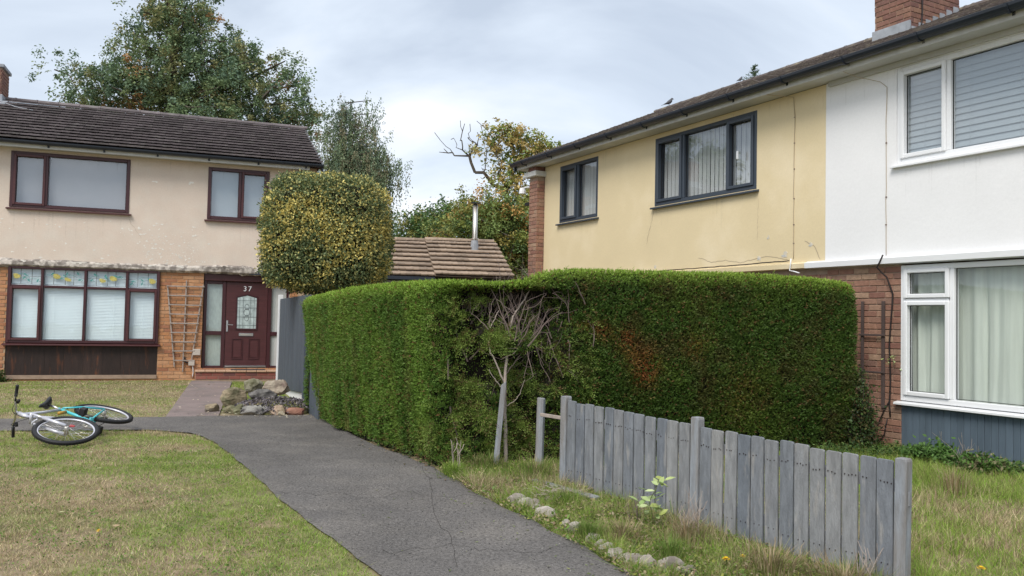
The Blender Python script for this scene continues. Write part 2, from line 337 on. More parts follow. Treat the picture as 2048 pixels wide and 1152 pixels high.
# ---------------------------------------------------------------- house helpers
def wall(parent, sg, name, m, s0, s1, z0, z1, o, holes=(), depth=.12, back=.25):
    """front sheet at y=o with holes, reveals running back, and a back slab."""
    mb = MB(sg); S = sorted({s0, s1, *[h[0] for h in holes], *[h[1] for h in holes]}); Z = sorted({z0, z1, *[h[2] for h in holes], *[h[3] for h in holes]})
    S = [a for a in S if s0 <= a <= s1]; Z = [a for a in Z if z0 <= a <= z1]
    for a, b in zip(S[:-1], S[1:]):
        for c, d in zip(Z[:-1], Z[1:]):
            cx, cz = (a+b)/2, (c+d)/2
            if any(h[0] < cx < h[1] and h[2] < cz < h[3] for h in holes): continue
            mb.add([(a, o, c), (b, o, c), (b, o, d), (a, o, d)], [(0, 1, 2, 3)])
    for h in holes:
        a, b, c, d = max(h[0], s0), min(h[1], s1), max(h[2], z0), min(h[3], z1); q = o-depth
        mb.add([(a, o, c), (b, o, c), (b, o, d), (a, o, d), (a, q, c), (b, q, c), (b, q, d), (a, q, d)], [(0, 1, 5, 4), (1, 2, 6, 5), (2, 3, 7, 6), (3, 0, 4, 7)])
    q = o-back   # edges
    mb.add([(s0, o, z0), (s1, o, z0), (s1, o, z1), (s0, o, z1), (s0, q, z0), (s1, q, z0), (s1, q, z1), (s0, q, z1)], [(0, 1, 5, 4), (1, 2, 6, 5), (2, 3, 7, 6), (3, 0, 4, 7)])
    return mb.build(name, m, parent)
def panes(o, sg):
    if o.data.polygons[0].normal.y*sg < 0: o.data.flip_normals()
    return o
def window(parent, sg, s0, s1, z0, z1, cells, fm, o=0, fw_=.06, cover=None, glass='glass', sill=True, fd=.07, room=.55, covm=None, proud=.012, casem=None):
    """cells: (s0,s1,z0,z1,opening). The frame is the part; panes, casements, sill, blinds are its sub-parts."""
    mb = MB(sg); y0, y1 = o-fd, o+proud
    mb.box(s0, s0+fw_, y0, y1, z0, z1); mb.box(s1-fw_, s1, y0, y1, z0, z1)
    mb.box(s0+fw_, s1-fw_, y0, y1-.001, z0, z0+fw_); mb.box(s0+fw_, s1-fw_, y0, y1-.001, z1-fw_, z1)
    S = sorted({c[0] for c in cells} | {c[1] for c in cells}); h = fw_/2
    vm = sorted({c[1] for c in cells if c[1] < s1-.1})
    for v in vm: mb.box(v, v+fw_*.85, y0, y1-.002, z0+fw_, z1-fw_)
    for c in cells:
        if c[3] < z1-.1: mb.box(c[0], c[1], y0, y1-.003, c[3], c[3]+fw_*.8)
    fr = mb.build('window', fm, parent, bevel=.006)
    for c in cells:
        a, b, q, d = c[:4]
        if c[4]:
            t = .048; m2 = MB(sg); yy0, yy1 = y0+.01, y1+.022
            a2, b2, q2, d2 = a-.014, b+.014, q-.014, d+.014
            m2.box(a2, a2+t, yy0, yy1, q2, d2); m2.box(b2-t, b2, yy0, yy1, q2, d2); m2.box(a2+t, b2-t, yy0, yy1-.001, q2, q2+t); m2.box(a2+t, b2-t, yy0, yy1-.001, d2-t, d2)
            m2.build('casement', casem or fm, fr, bevel=.007)
            a, b, q, d = a2+t, b2-t, q2+t, d2-t
        g2 = MB(sg); g2.add([(a-.005, o-.03, q-.005), (b+.005, o-.03, q-.005), (b+.005, o-.03, d+.005), (a-.005, o-.03, d+.005)], [(0, 1, 2, 3)])
        panes(g2.build('pane', MT[glass], fr), sg)
        # glazing gasket
        g3 = MB(sg); t = .006
        g3.box(a, a+t, o-.034, o-.022, q, d); g3.box(b-t, b, o-.034, o-.022, q, d); g3.box(a+t, b-t, o-.034, o-.022, q, q+t); g3.box(a+t, b-t, o-.034, o-.022, d-t, d)
        g3.build('gasket', MT['blk'], fr)
    if room:
        r = MB(sg); a, b, q, d = s0+.01, s1-.01, z0+.01, z1-.01; y2 = o-room
        r.add([(a, y0, q), (b, y0, q), (b, y0, d), (a, y0, d), (a, y2, q), (b, y2, q), (b, y2, d), (a, y2, d)], [(0, 1, 5, 4), (1, 2, 6, 5), (2, 3, 7, 6), (3, 0, 4, 7), (4, 5, 6, 7)])
        r.build('room_lining', MT['room'], fr)
    a, b, q, d = s0+.02, s1-.02, z0+.02, z1-.02
    if cover == 'roller':
        c_ = MB(sg); c_.box(a, b, o-.115, o-.112, q, d); c_.build('roller_blind', covm or MT['roller'], fr)
    elif cover == 'venetian' or cover == 'closed':
        c_ = MB(sg); z = q; st = .034 if cover == 'venetian' else .082
        while z < d:
            yb = o-.085; dp = st*(.42 if cover == 'venetian' else .20); c_.add([(a, yb+dp, z), (b, yb+dp, z), (b, yb, z+st*.98), (a, yb, z+st*.98)], [(0, 1, 2, 3)]); z += st*.9
        c_.build('slatted_blind', covm or MT['venet'], fr)
        for sx in np.arange(a+.25, b-.1, .55):
            c2 = MB(sg); c2.box(sx, sx+.003, o-.048, o-.047, q, d); c2.build('blind_cord', covm or MT['venet'], fr)
    elif cover == 'vertical':
        me = None; x = a+.02; i = 0
        me = MB(sg); me.add([(-.030, .004, 0), (0, 0, 0), (.030, .012, 0), (-.030, .004, d-q-.04), (0, 0, d-q-.04), (.030, .012, d-q-.04)], [(0, 1, 4, 3), (1, 2, 5, 4)])
        me = me.mesh('blind_slat', MT['vblind'])
        while x < b:
            inst('blind_slat', me, fr, loc=(x, sg*(o-.13), q+.02), rot=(0, 0, .3+random.uniform(-.2, .2))); x += .094
    elif cover == 'net':
        n = int((b-a)/.012); vs = []; f = []
        for i in range(n+1):
            x = a+(b-a)*i/n; ph = fbm([x*1.0], [0], .25)[0]*9+x*26
            for kk, z in enumerate((q, (q+d)/2, d)): vs.append((x+.012*math.sin(x*9+kk*1.3), o-.15+.028*math.sin(ph+kk*.5)*(1.1-.3*kk), z))
        f = [(i*3+k, (i+1)*3+k, (i+1)*3+k+1, i*3+k+1) for i in range(n) for k in range(2)]
        MB(sg).add(vs, f).build('net_curtain', covm or MT['net'], fr, smooth=True)
    if sill:
        m3 = MB(sg); m3.prism([(o-.02, z0-.005), (o+.085, z0-.022), (o+.085, z0-.05), (o-.02, z0-.042)], s0-.05, s1+.05, 'x')
        m3.build('sill', casem or fm, fr, bevel=.004)
    return fr
def bricks(wallpart, sg, s0, s1, z0, z1, o, m, holes=(), limit=280, proud=.010, name='brick', axis='x', o_end=None, off=0, order=None):
    """stretcher bond; axis x: along the wall; axis y: on a return face at x=o running in y."""
    me = MB(); me.box(0, .215, 0, .03, 0, .065); me = me.mesh(name, m, bevel=.004)
    mh = MB(); mh.box(0, .1025, 0, .03, 0, .065); mh = mh.mesh(name, m, bevel=.004)
    items = []; nrow = int((z1-z0)/.075)
    for r_ in range(nrow):
        z = z0+.075*r_+.005; x = s0 - (.1125 if (r_+off) % 2 else 0)
        while x < s1-.02:
            segs = [(max(x, s0), min(x+.215, s1))]
            for h in holes:
                if h[2] < z+.04 and z+.03 < h[3]:
                    segs = [q for a, b in segs for q in ((a, min(b, h[0]-.004)), (max(a, h[1]+.004), b))]
            items += [(a, b, z) for a, b in segs if b-a > .025]
            x += .225
    if order: items.sort(key=order)
    def mtx(t):
        a, b, z = t; L = b-a; j = random.uniform(-.003, .003)
        base, l0 = (me, .215) if L > .12 else (mh, .1025)
        if axis == 'x':
            mm = Matrix.Translation((a, sg*(o-.03+proud+j), z)) @ Matrix.Diagonal((L/l0, sg, 1, 1))
        else:
            mm = Matrix.Translation((o+sg_y*(-.03+proud+j), sg*a, z)) @ Matrix(((0, sg_y, 0, 0), (sg*L/l0, 0, 0, 0), (0, 0, 1, 0), (0, 0, 0, 1)))
        return base, mm
    sg_y = o_end if o_end else 1
    for t in items[:limit]:
        b_, mm = mtx(t); inst(name, b_, wallpart, mm)
    if len(items) > limit:
        st = MB()
        for t in items[limit:]:
            a, b, z = t
            if axis == 'x': st.box(a, b, min(sg*(o-.02), sg*(o+proud)), max(sg*(o-.02), sg*(o+proud)), z, z+.065)
        tag(st.build('brickwork', m, wallpart), kind='stuff')
def roof(parent, sg, s0, s1, o0, z0, o1, z1, m, tw=.33, gauge=.31, limit=290, order=None, thick=.026, skip=None, ridge=True, name='roof_tile', back=True, ridgem=None, rough=.003, roll=.006):
    L = math.hypot(o0-o1, z1-z0); ca, sa = (o0-o1)/L, (z1-z0)/L
    dk = MB(sg)
    dk.add([(s0, o0, z0-.03), (s1, o0, z0-.03), (s1, o1, z1-.03), (s0, o1, z1-.03), (s0, 2*o1-o0, z0-.03), (s1, 2*o1-o0, z0-.03)], [(0, 1, 2, 3), (3, 2, 5, 4)])
    dk.add([(s0, o0, z0-.03), (s0, o1, z1-.03), (s0, 2*o1-o0, z0-.03), (s1, o0, z0-.03), (s1, o1, z1-.03), (s1, 2*o1-o0, z0-.03)], [(0, 1, 2), (3, 4, 5)])
    rf = dk.build('roof', m, parent)
    tb = MB(); l = gauge+.05; t = thick
    # profile: flat pan, raised roll at one side
    rh = roll; prof = [(0, 0), (tw*.40, 0), (tw*.46, rh), (tw*.54, rh), (tw*.60, 0), (tw*.93, 0), (tw*.95, rh*.8), (tw*.995, rh*.8)]
    n = len(prof); vs = [(x, 0, t+h) for x, h in prof]+[(x, l, h) for x, h in prof]+[(x, 0, h) for x, h in prof]
    tb.add(vs, [(i, i+1, n+i+1, n+i) for i in range(n-1)]+[(i, 2*n+i, 2*n+i+1, i+1) for i in range(n-1)]+[(0, n, 2*n), (n-1, 3*n-1, 2*n-1)])
    tb = tb.mesh(name, m)
    rows = int(L/gauge); gauge = L/rows; cols = max(1, int(round((s1-s0)/tw))); tww = (s1-s0)/cols; items = []
    for r_ in range(rows):
        for c in range(cols):
            if skip and skip(s0+(c+.5)*tww, o0-(r_+.5)*gauge*ca): continue
            items.append((r_, c))
    if order: items.sort(key=lambda rc: order(s0+(rc[1]+.5)*tww, rc[0]))
    st = MB()
    for idx, (r_, c) in enumerate(items):
        d = r_*gauge-.02; s_ = s0+c*tww if sg < 0 else s0+(c+1)*tww
        X = Vector((-sg, 0, 0)); Y = Vector((0, -sg*ca, sa)); Z = X.cross(Y)
        org = Vector((s_+random.uniform(-rough, rough), sg*(o0-d*ca), z0+d*sa))+Z*(thick*.95+random.uniform(0, .003))
        a = -thick/gauge+random.uniform(-.006, .006)
        Yr = (Y+Z*a).normalized(); Zr = X.cross(Yr)
        mm = Matrix(((X.x*tww/tw, Yr.x, Zr.x, org.x), (X.y, Yr.y, Zr.y, org.y), (X.z, Yr.z, Zr.z, org.z), (0, 0, 0, 1)))
        if idx < limit: inst(name, tb, rf, mm)
        else:
            vv = [tuple(mm @ v.co) for v in tb.vertices]; b = len(st.v); st.v += vv; st.f += [tuple(b+i for i in p_.vertices) for p_ in tb.polygons]
    if st.v: tag(st.build('roof_tiling', m, rf), kind='stuff')
    if ridge:
        rt = MB(); k = 7; lr = .44
        prof = [(math.cos(math.pi*i/(k-1))*.11, math.sin(math.pi*i/(k-1))*.075) for i in range(k)]
        vs = [(x0, y, z) for x0 in (0, lr) for y, z in prof]; rt.add(vs, [(i, i+1, k+i+1, k+i) for i in range(k-1)])
        rt.add([(lr-.02, y*1.1, z*1.1+.0) for y, z in prof]+[(lr+.01, y*1.1, z*1.1) for y, z in prof], [(i, i+1, k+i+1, k+i) for i in range(k-1)])
        rt = rt.mesh('ridge_tile', ridgem or m); x = s0
        while x < s1-.1:
            inst('ridge_tile', rt, rf, loc=(x, sg*o1, z1+.0+random.uniform(-.004, .004))); x += .45
    return rf
def gutter(parent, sg, s0, s1, o, z, brs=1.0, r=.058):
    mb = MB(sg); k = 9; n_ = []
    prof = [(o+r*math.cos(math.pi+math.pi*i/(k-1)), z+r*1.05*math.sin(math.pi+math.pi*i/(k-1))) for i in range(k)]
    inn = [(o+(r-.006)*math.cos(math.pi+math.pi*i/(k-1)), z+.004+(r-.006)*math.sin(math.pi+math.pi*i/(k-1))) for i in range(k)]
    pts = prof+inn[::-1]; mb.prism(pts, s0, s1, 'x'); gt = mb.build('gutter', MT['gut'], parent, smooth=False)
    s = s0+.35
    while s < s1:
        b = MB(sg); p2 = [(o+(r+.010)*math.cos(math.pi+math.pi*i/(k-1)), z-.0+(r+.012)*1.05*math.sin(math.pi+math.pi*i/(k-1))) for i in range(k)]
        b.prism(p2, s, s+.035, 'x'); b.box(s, s+.035, o-r-.05, o-r+.004, z-.10, z-.01); b.build('gutter_bracket', MT['gut'], gt); s += brs
    return gt
def cable(parent, sg, pts, r=.006, m='cable', name='cable'):
    # gentle sag/wobble between points
    P = []
    for a, b in zip(pts[:-1], pts[1:]):
        L = math.dist(a, b); n = max(2, int(L/.12))
        for i in range(n):
            t = i/n; P.append(tuple(lerp(a[j], b[j], t)+(random.uniform(-.004, .004) if j != 1 else 0) for j in range(3)))
    P.append(pts[-1]); return MB(sg).tube(P, r, 5).build(name, MT[m], parent, smooth=True)
def crackline(parent, sg, pts, o, w=.006, m='crack'):
    mb = MB(sg); P = []
    for a, b in zip(pts[:-1], pts[1:]):
        n = max(2, int(math.dist(a, b)/.04))
        for i in range(n): t = i/n; P.append((lerp(a[0], b[0], t)+random.uniform(-.010, .010), lerp(a[1], b[1], t)+random.uniform(-.008, .008)))
    P.append(pts[-1])
    for a, b in zip(P[:-1], P[1:]):
        dx, dz = b[0]-a[0], b[1]-a[1]; l = math.hypot(dx, dz) or 1; nx_, nz = -dz/l*w*random.uniform(.3, .7), dx/l*w*.5
        mb.add([(a[0]-nx_, o, a[1]-nz), (a[0]+nx_, o, a[1]+nz), (b[0]+nx_, o, b[1]+nz), (b[0]-nx_, o, b[1]-nz)], [(0, 1, 2, 3)])
    return mb.build('crack', MT[m], parent)
def blotch(parent, sg, s, z, o, rx, rz_, m, name='bare_patch'):
    mb = MB(sg); n = 21; pts = []; ph = random.uniform(0, 6.28); rot = random.uniform(0, 3.1)
    for i in range(n):
        a = 6.283*i/n; k = .62+.22*math.sin(2*a+ph)+.18*math.sin(3*a+ph*2.3)+random.uniform(-.13, .13); pts.append((s+rx*k*math.cos(a), z+rz_*k*math.sin(a)))
    mb.prism(pts, o-.01, o+.0035, 'y'); return mb.build(name, m, parent)

# ================================================================ RIGHT PAIR OF HOUSES
phR = math.atan2(.88048, -.47409); OR = (4.515, 9.8, 0)
ZE, ZR, OE, ORI = 4.650, 6.34, .36, -3.6     # eaves, ridge heights and offsets
ppl = mat('pale_bare_plaster', (.62, .57, .48), .9, var=.15, vscale=15)
# ---- yellow house
yh = empty('yellow_house', OR, phR, 'pale yellow rendered house with anthracite windows and brown tiled roof behind the tall hedge', 'house', 'terraced houses around the green')
win_y = [(2.29, 4.60, 3.33, 4.455), (6.28, 7.61, 3.33, 4.45)]
uw = wall(yh, 1, 'rendered_wall', MT['yellow'], 1.075, 8.20, 2.24, 4.53, 0, win_y)
gw = wall(yh, 1, 'ground_floor_wall', MT['mortarR'], 1.075, 8.20, -.1, 2.16, -.05, [(2.6, 5.0, .6, 2.1)])
bricks(gw, 1, 1.075, 8.2, -.02, 2.15, -.05, MT['brickR'], holes=[(2.6, 5.0, .6, 2.1)], limit=230, order=lambda t: t[0]-t[2]*.9)
window(yh, 1, 2.6, 5.0, .6, 2.1, [(2.66, 3.75, .66, 2.04, False), (3.81, 4.94, .66, 2.04, False)], MT['anth'], o=-.06, cover='net')
window(yh, 1, *win_y[0], [(2.36, 2.87, 3.40, 4.385, True), (2.92, 3.87, 3.40, 4.385, False), (3.93, 4.53, 3.40, 4.385, True)], MT['anth'], o=-.02, cover='vertical', proud=.025, glass='glassU')
window(yh, 1, *win_y[1], [(6.35, 6.95, 3.40, 4.38, False), (7.02, 7.54, 3.40, 4.38, True)], MT['anth'], o=-.02, cover='vertical', proud=.025, glass='glassU')
hd = MB(); hd.box(2.62, 2.645, .03, .055, 3.80, 3.92); hd.build('window_handle', MT['upvc'], yh, bevel=.004)
tb_ = MB(); tb_.prism([(-.04, 2.155), (.05, 2.165), (.055, 2.225), (.0, 2.245), (-.04, 2.245)], 1.36, 8.18, 'x'); tb_.build('ledge', MT['yellow'], yh)
# gable side, back and inner structure
sb = MB(); sb.box(8.205, 8.40, -7.5, -.28, -.1, 4.6); sb.box(1.08, 8.2, -7.55, -7.3, -.1, 4.6); sb.prism([(-7.5, 4.6), (-.0, 4.6), (-3.6, 6.3)], 8.21, 8.39, 'x')
sb.build('gable_wall', MT['brickR'], yh)
# brick fin at the far end with its stone cap
fn = MB(); fn.box(8.22, 8.52, -.28, .17, -.1, 4.33); fin = fn.build('brick_fin', MT['mortarR'], yh)
bricks(fin, 1, 8.22, 8.52, 1.4, 4.3, .17, MT['brickR'], limit=100)
bricks(fin, 1, -.1, .17, 1.4, 4.3, 8.22, MT['brickR'], limit=100, axis='y', o_end=-1)
cp = MB(); cp.box(8.15, 8.62, -.28, .26, 4.33, 4.44); cp.build('stone_cap', MT['fascia'], fin, bevel=.01)
cp = MB(); cp.box(8.24, 8.54, -.28, .20, 4.44, 4.55); cp.build('cap_course', MT['brickR'], fin)
sf = MB(); sf.box(1.08, 8.9, .0, .285, 4.535, 4.55); sf.build('soffit', MT['soffit'], yh)
sf = MB(); sf.box(1.08, 8.9, .287, .305, 4.525, 4.66); sf.build('fascia', MT['fascia'], yh)
rf = roof(yh, 1, 1.075, 8.86, OE, ZE, ORI, ZR, MT['tileR'], order=lambda s, r_: s+r_*.0, limit=290, skip=lambda s, o: (1.06 < s < 1.70 and -2.75 < o < -1.62))
bv = MB(); bv.hexa([(8.85, OE, ZE-.16), (8.88, OE, ZE-.16), (8.85, ORI, ZR-.16), (8.88, ORI, ZR-.16), (8.85, OE, ZE+.0), (8.88, OE, ZE+.0), (8.85, ORI, ZR-.01), (8.88, ORI, ZR-.01)])
bv.build('barge_board', MT['gut'], yh)
gutter(yh, 1, 1.08, 8.92, .375, 4.655, r=.072)
# chimney on the shared ridge line
ch = MB(); ch.box(1.06, 1.635, -2.71, -1.64, 4.9, 7.2); chm = ch.build('chimney', MT['mortarR'], yh)
bricks(chm, 1, 1.06, 1.635, 5.50, 7.15, -1.64, MT['brickC'])
bricks(chm, 1, -2.71, -1.64, 5.50, 7.15, 1.06, MT['brickC'], axis='y', o_end=-1, off=1)
bricks(chm, 1, -2.71, -1.64, 5.9, 7.15, 1.635, MT['brickC'], axis='y', o_end=1, off=1)
zr_ = lambda o: ZE+(OE-o)*(ZR-ZE)/(OE-ORI)
fl = MB(); fl.box(1.04, 1.655, -1.625, -1.60, zr_(-1.64)-.05, zr_(-1.64)+.17); fl.build('front_flashing', MT['lead'], chm)
fl = MB(); fl.box(1.10, 1.2, -1.599, -1.594, zr_(-1.6)+.0, zr_(-1.64)+.168); fl.build('flashing_lap', MT['lead'], chm)
for i in range(7):     # stepped side flashing, each step one course higher
    a = -1.64-i*.153; zb = zr_(a); zt = 5.5+.075*math.ceil((zb+.07-5.5)/.075)
    fl = MB(); fl.prism([(a, zb-.03), (a, zt+.02), (a-.10, zt+.02), (a-.165, zb+.05)], 1.035-.002*(i % 2), 1.047, 'x'); fl.build('step_flashing', MT['lead'], chm)
    fl = MB(); fl.prism([(a, zb-.03), (a, zt+.02), (a-.10, zt+.02), (a-.165, zb+.05)], 1.648, 1.66, 'x'); fl.build('step_flashing', MT['lead'], chm)
cable(yh, 1, [(1.042, -1.86, 7.2), (1.040, -1.86, 5.75), (1.025, -1.82, zr_(-1.8)+.03)], .012)
cable(yh, 1, [(1.95, .30, 4.56), (1.72, .20, 4.50), (1.60, .02, 4.48), (1.59, .008, 4.2), (1.60, .008, 3.3), (1.595, .008, 2.3)], .0045, 'crack')
cable(yh, 1, [(1.62, .06, 2.27), (3.2, .06, 2.255), (4.6, .05, 2.25)], .008, 'cable')
cable(yh, 1, [(1.58, .07, 2.3), (1.60, .07, 2.14), (1.45, .05, 2.10)], .009, 'upvc')
for s_ in (1.595,):
    for z_ in (4.2, 3.85, 3.5, 3.1, 2.75, 2.5):
        q = MB(); q.box(s_-.008, s_+.008, .0, .012, z_, z_+.014); q.build('cable_clip', MT['deadw2'], yh)
crackline(yh, 1, [(4.63, 3.25), (4.66, 3.1), (4.75, 2.9), (4.80, 2.72)], .0025, .007)
crackline(yh, 1, [(2.27, 3.28), (2.25, 3.0), (2.27, 2.6)], .0025, .004)
crackline(yh, 1, [(3.5, 2.42), (3.2, 2.34), (2.9, 2.35), (2.6, 2.30), (2.1, 2.36), (1.7, 2.30)], .0025, .006)
crackline(yh, 1, [(1.40, 2.52), (1.25, 2.46), (1.20, 2.35), (1.15, 2.27)], .0025, .009)
for s_, z_, a, b in ((1.75, 2.36, .085, .055), (2.22, 2.34, .045, .05), (1.30, 2.47, .05, .035), (2.05, 2.62, .03, .03), (4.55, 2.33, .04, .035)):
    blotch(yh, 1, s_, z_, 0, a, b, ppl); blotch(yh, 1, s_+.02, z_-.01, .0015, a*.55, b*.5, MT['soffit'])
lp = MB(); lp.tube([(8.53, .10, 4.16), (8.72, .16, 4.17), (8.78, .20, 4.14)], .02, 6); l_ = lp.build('security_lamp', MT['upvc'], yh)
lp = MB(); lp.tube([(8.78, .20, 4.16), (8.78, .20, 4.10), (8.78, .20, 4.04)], [.05, .07, .075], 10); lp.build('lamp_head', MT['upvc'], l_)
lp = MB(); lp.box(8.53, 8.82, .02, .12, 3.80, 3.86); lp.prism([(8.54, 3.80), (8.60, 3.66), (8.53, 3.66)], .05, .08, 'y'); lp.build('wall_bracket', MT['blk'], yh)
def streaks(parent, sg, spans, m, o=.0028):
    mb = MB(sg)
    for a, b, zt, L in spans:
        for k in range(int((b-a)*9)):
            x = random.uniform(a, b); l = L*random.uniform(.15, 1)**1.5; w_ = random.uniform(.004, .018)
            mb.add([(x-w_, o, zt), (x+w_, o, zt), (x+w_*.25, o, zt-l), (x-w_*.25, o, zt-l)], [(0, 1, 2, 3)])
    return tag(mb.build('drip_stain', m, parent), kind='stuff')
def stainmat(name, col, a):
    m = mat(name, col, .95); t = m.node_tree; n = t.nodes; k = t.links; tr = n.new('ShaderNodeBsdfTransparent'); ms = n.new('ShaderNodeMixShader')
    tc = n.new('ShaderNodeTexCoord'); ns = n.new('ShaderNodeTexNoise'); ns.inputs['Scale'].default_value = 6; mr = n.new('ShaderNodeMapRange'); mr.inputs[1].default_value = .35; mr.inputs[2].default_value = .7; mr.inputs[3].default_value = 0; mr.inputs[4].default_value = a
    k.new(tc.outputs['Object'], ns.inputs[0]); k.new(ns.outputs[0], mr.inputs[0]); k.new(mr.outputs[0], ms.inputs[0]); k.new(tr.outputs[0], ms.inputs[1]); k.new(n['Principled BSDF'].outputs[0], ms.inputs[2]); k.new(ms.outputs[0], n['Material Output'].inputs[0]); return m
st_ = stainmat('grime', (.22, .19, .14), .08)
streaks(yh, 1, [(2.25, 4.65, 3.27, .55), (6.25, 7.65, 3.27, .5), (1.1, 8.1, 4.50, .35)], st_)
# ---- white house
wh = empty('white_house', OR, phR, 'white rendered house with white framed windows and slate blue boards beneath, nearest on the right', 'house', 'terraced houses around the green')
ww = [(-2.75, .035, 3.33, 4.465)]; gw_ = [(-2.75, .0, .565, 2.135)]
wall(wh, 1, 'rendered_wall', MT['white'], -4.6, 1.073, 2.24, 4.53, 0, ww)
lw = wall(wh, 1, 'ground_floor_wall', MT['mortarR'], -.002, 1.073, -.15, 2.16, -.05)
bricks(lw, 1, -.002, 1.073, -.12, 2.15, -.05, MT['brickR'], off=1)
bricks(lw, 1, -.12, -.05, -.12, 2.15, -.002, MT['brickR'], axis='y', o_end=-1)
bk = MB(); bk.box(-4.6, -.004, -.25, -.13, -.2, .55); bk.box(-4.6, -2.76, -.13, -.05, .55, 2.15); bk.build('lower_wall', MT['mortarR'], wh)
me = MB(); me.box(0, .0735, -.02, .0, 0, .66); me = me.mesh('cladding_board', MT['slate'], bevel=.003)
for i in range(42):
    inst('cladding_board', me, wh, loc=(-.08-.0765*i, -.045+random.uniform(-.003, .003), -.14))
window(wh, 1, *ww[0], [(-.575, -.03, 3.40, 4.40, True), (-2.68, -.64, 3.39, 4.40, False)], MT['upvc'], o=-.03, cover='closed', covm=mat('grey_slats', (.36, .40, .42), .6), glass='glassU', proud=.02)
window(wh, 1, *gw_[0], [(-.60, -.06, 1.765, 2.075, True), (-.60, -.06, .645, 1.70, True), (-2.68, -.665, .635, 2.075, False)], MT['upvc'], o=-.055, cover='net', proud=.02)
tb_ = MB(); tb_.prism([(-.05, 2.15), (.06, 2.16), (.065, 2.225), (.0, 2.25), (-.05, 2.25)], -4.6, 1.36, 'x'); tb_.build('ledge', MT['upvc'], wh)
sf = MB(); sf.box(-4.6, 1.077, .0, .285, 4.535, 4.55); sf.build('soffit', MT['soffit'], wh)
sf = MB(); sf.box(-4.6, 1.077, .287, .305, 4.525, 4.66); sf.build('fascia', MT['fascia'], wh)
sf = MB(); sf.box(-4.6, 1.0, -.0, .05, 4.475, 4.533); sf.build('cornice_strip', MT['soffit'], wh)
sb = MB(); sb.box(-4.85, -4.605, -7.5, 0, -.1, 4.6); sb.box(-4.6, 1.07, -7.55, -7.3, -.1, 4.6); sb.prism([(-7.5, 4.6), (-.0, 4.6), (-3.6, 6.3)], -4.84, -4.61, 'x'); sb.build('gable_wall', MT['brickR'], wh)
roof(wh, 1, -4.9, 1.070, OE, ZE, ORI, ZR, MT['tileR'], order=lambda s, r_: abs(s), rough=.006)
gutter(wh, 1, -4.9, 1.078, .375, 4.655, r=.074)
cable(wh, 1, [(.62, .30, 4.56), (.45, .18, 4.44), (.24, .02, 4.36), (.16, .008, 4.28), (.17, .008, 3.9), (.17, .008, 3.2), (.165, .008, 2.26)], .0035, 'crack')
cable(wh, 1, [(.16, .068, 2.26), (.24, .075, 2.12), (.16, .0, 2.0), (.10, -.03, 1.8), (.12, -.03, 1.5), (.145, -.03, 1.2), (.13, -.03, .9), (.14, -.03, .5), (.13, -.03, .36)], .010, 'cable')
cable(wh, 1, [(.14, -.03, .55), (.22, -.02, .4), (.30, .0, .2), (.36, .02, .05)], .008, 'cable')
cable(wh, 1, [(.17, -.03, .33), (.20, -.02, .15), (.30, .0, -.02)], .008, 'cable')
for z_ in (3.6, 2.95, 2.62):
    q = MB(); q.box(.160, .178, .0, .012, z_, z_+.014); q.build('cable_clip', MT['deadw2'], wh)
streaks(wh, 1, [(-2.8, .08, 3.27, .5), (-4.5, 1.05, 4.46, .3)], stainmat('pale_grime', (.35, .34, .31), .07))
# old trellis frame on the brick strip beside the hedge
tr = MB(); fr_ = []
for s_ in (.18+.13, .18+.47):
    pass
t_ = tag(MB().box(.205, .245, -.035, -.012, .45, 1.72).box(.50, .535, -.035, -.012, .45, 1.72).box(.19, .55, -.012, .004, 1.30, 1.325).box(.19, .55, -.012, .004, .86, .88).build('wall_lath_frame', mat('dark_lath', (.085, .06, .055), .9, var=.3), None, bevel=.003),
         'dark narrow lath frame fixed to the brick strip between hedge and white window', 'trellis')
t_.location = OR; t_.rotation_euler = (0, 0, phR)

# ================================================================ LEFT HOUSE
phL = R(90-69.65); OL = (-7.367, 17.6, .05); sL = -1
lh = empty('cream_house', OL, phL, 'cream rendered house with maroon windows, front door marked 37 and dark tiled roof', 'house', 'terraced houses around the green')
w1 = (-2.83, -.66, 3.40, 4.52); w2 = (.865, 2.13, 3.38, 4.50); w3 = (-2.80, -.015, .70, 2.235)
wall(lh, sL, 'rendered_wall', MT['cream'], -6.2, 2.80, 2.28, 4.60, 0, [w1, w2])
lw = wall(lh, sL, 'ground_floor_wall', MT['mortar'], -6.2, 3.15, -.15, 2.26, -.06, [(-2.80, -.015, .02, 2.235), (.85, 2.64, .18, 2.25)], depth=.2)
bricks(lw, sL, -6.2, 3.1, -.10, 2.25, -.06, MT['brickO'], holes=[(-2.80, -.015, .02, 2.235), (.85, 2.64, .18, 2.25)], limit=285, order=lambda t: abs(t[0]-.4)+(3 if t[0] > 2 else 0))
maF = MT['mar']
window(lh, sL, *w1, [(-2.76, -2.22, 3.46, 4.45, True), (-2.15, -.73, 3.47, 4.45, False)], maF, o=-.01, fw_=.065, cover='roller', proud=.03, glass='glassU', casem=MT['marL'])
window(lh, sL, *w2, [(.94, 1.49, 3.45, 4.43, False), (1.57, 2.06, 3.45, 4.43, True)], maF, o=-.01, fw_=.07, cover='roller', covm=mat('pale_roller_blind', (.36, .42, .47), .8), proud=.03, glass='glassU', casem=MT['marL'])
cells = []
for a, b, op in ((-2.74, -2.22, 1), (-2.16, -1.44, 0), (-1.385, -.665, 0), (-.61, -.075, 1)):
    cells += [(a, b, 1.875, 2.18, False), (a, b, .765, 1.81, bool(op))]
bw = window(lh, sL, *w3, cells, maF, o=-.03, fw_=.058, cover='venetian', proud=.03, casem=MT['marL'])
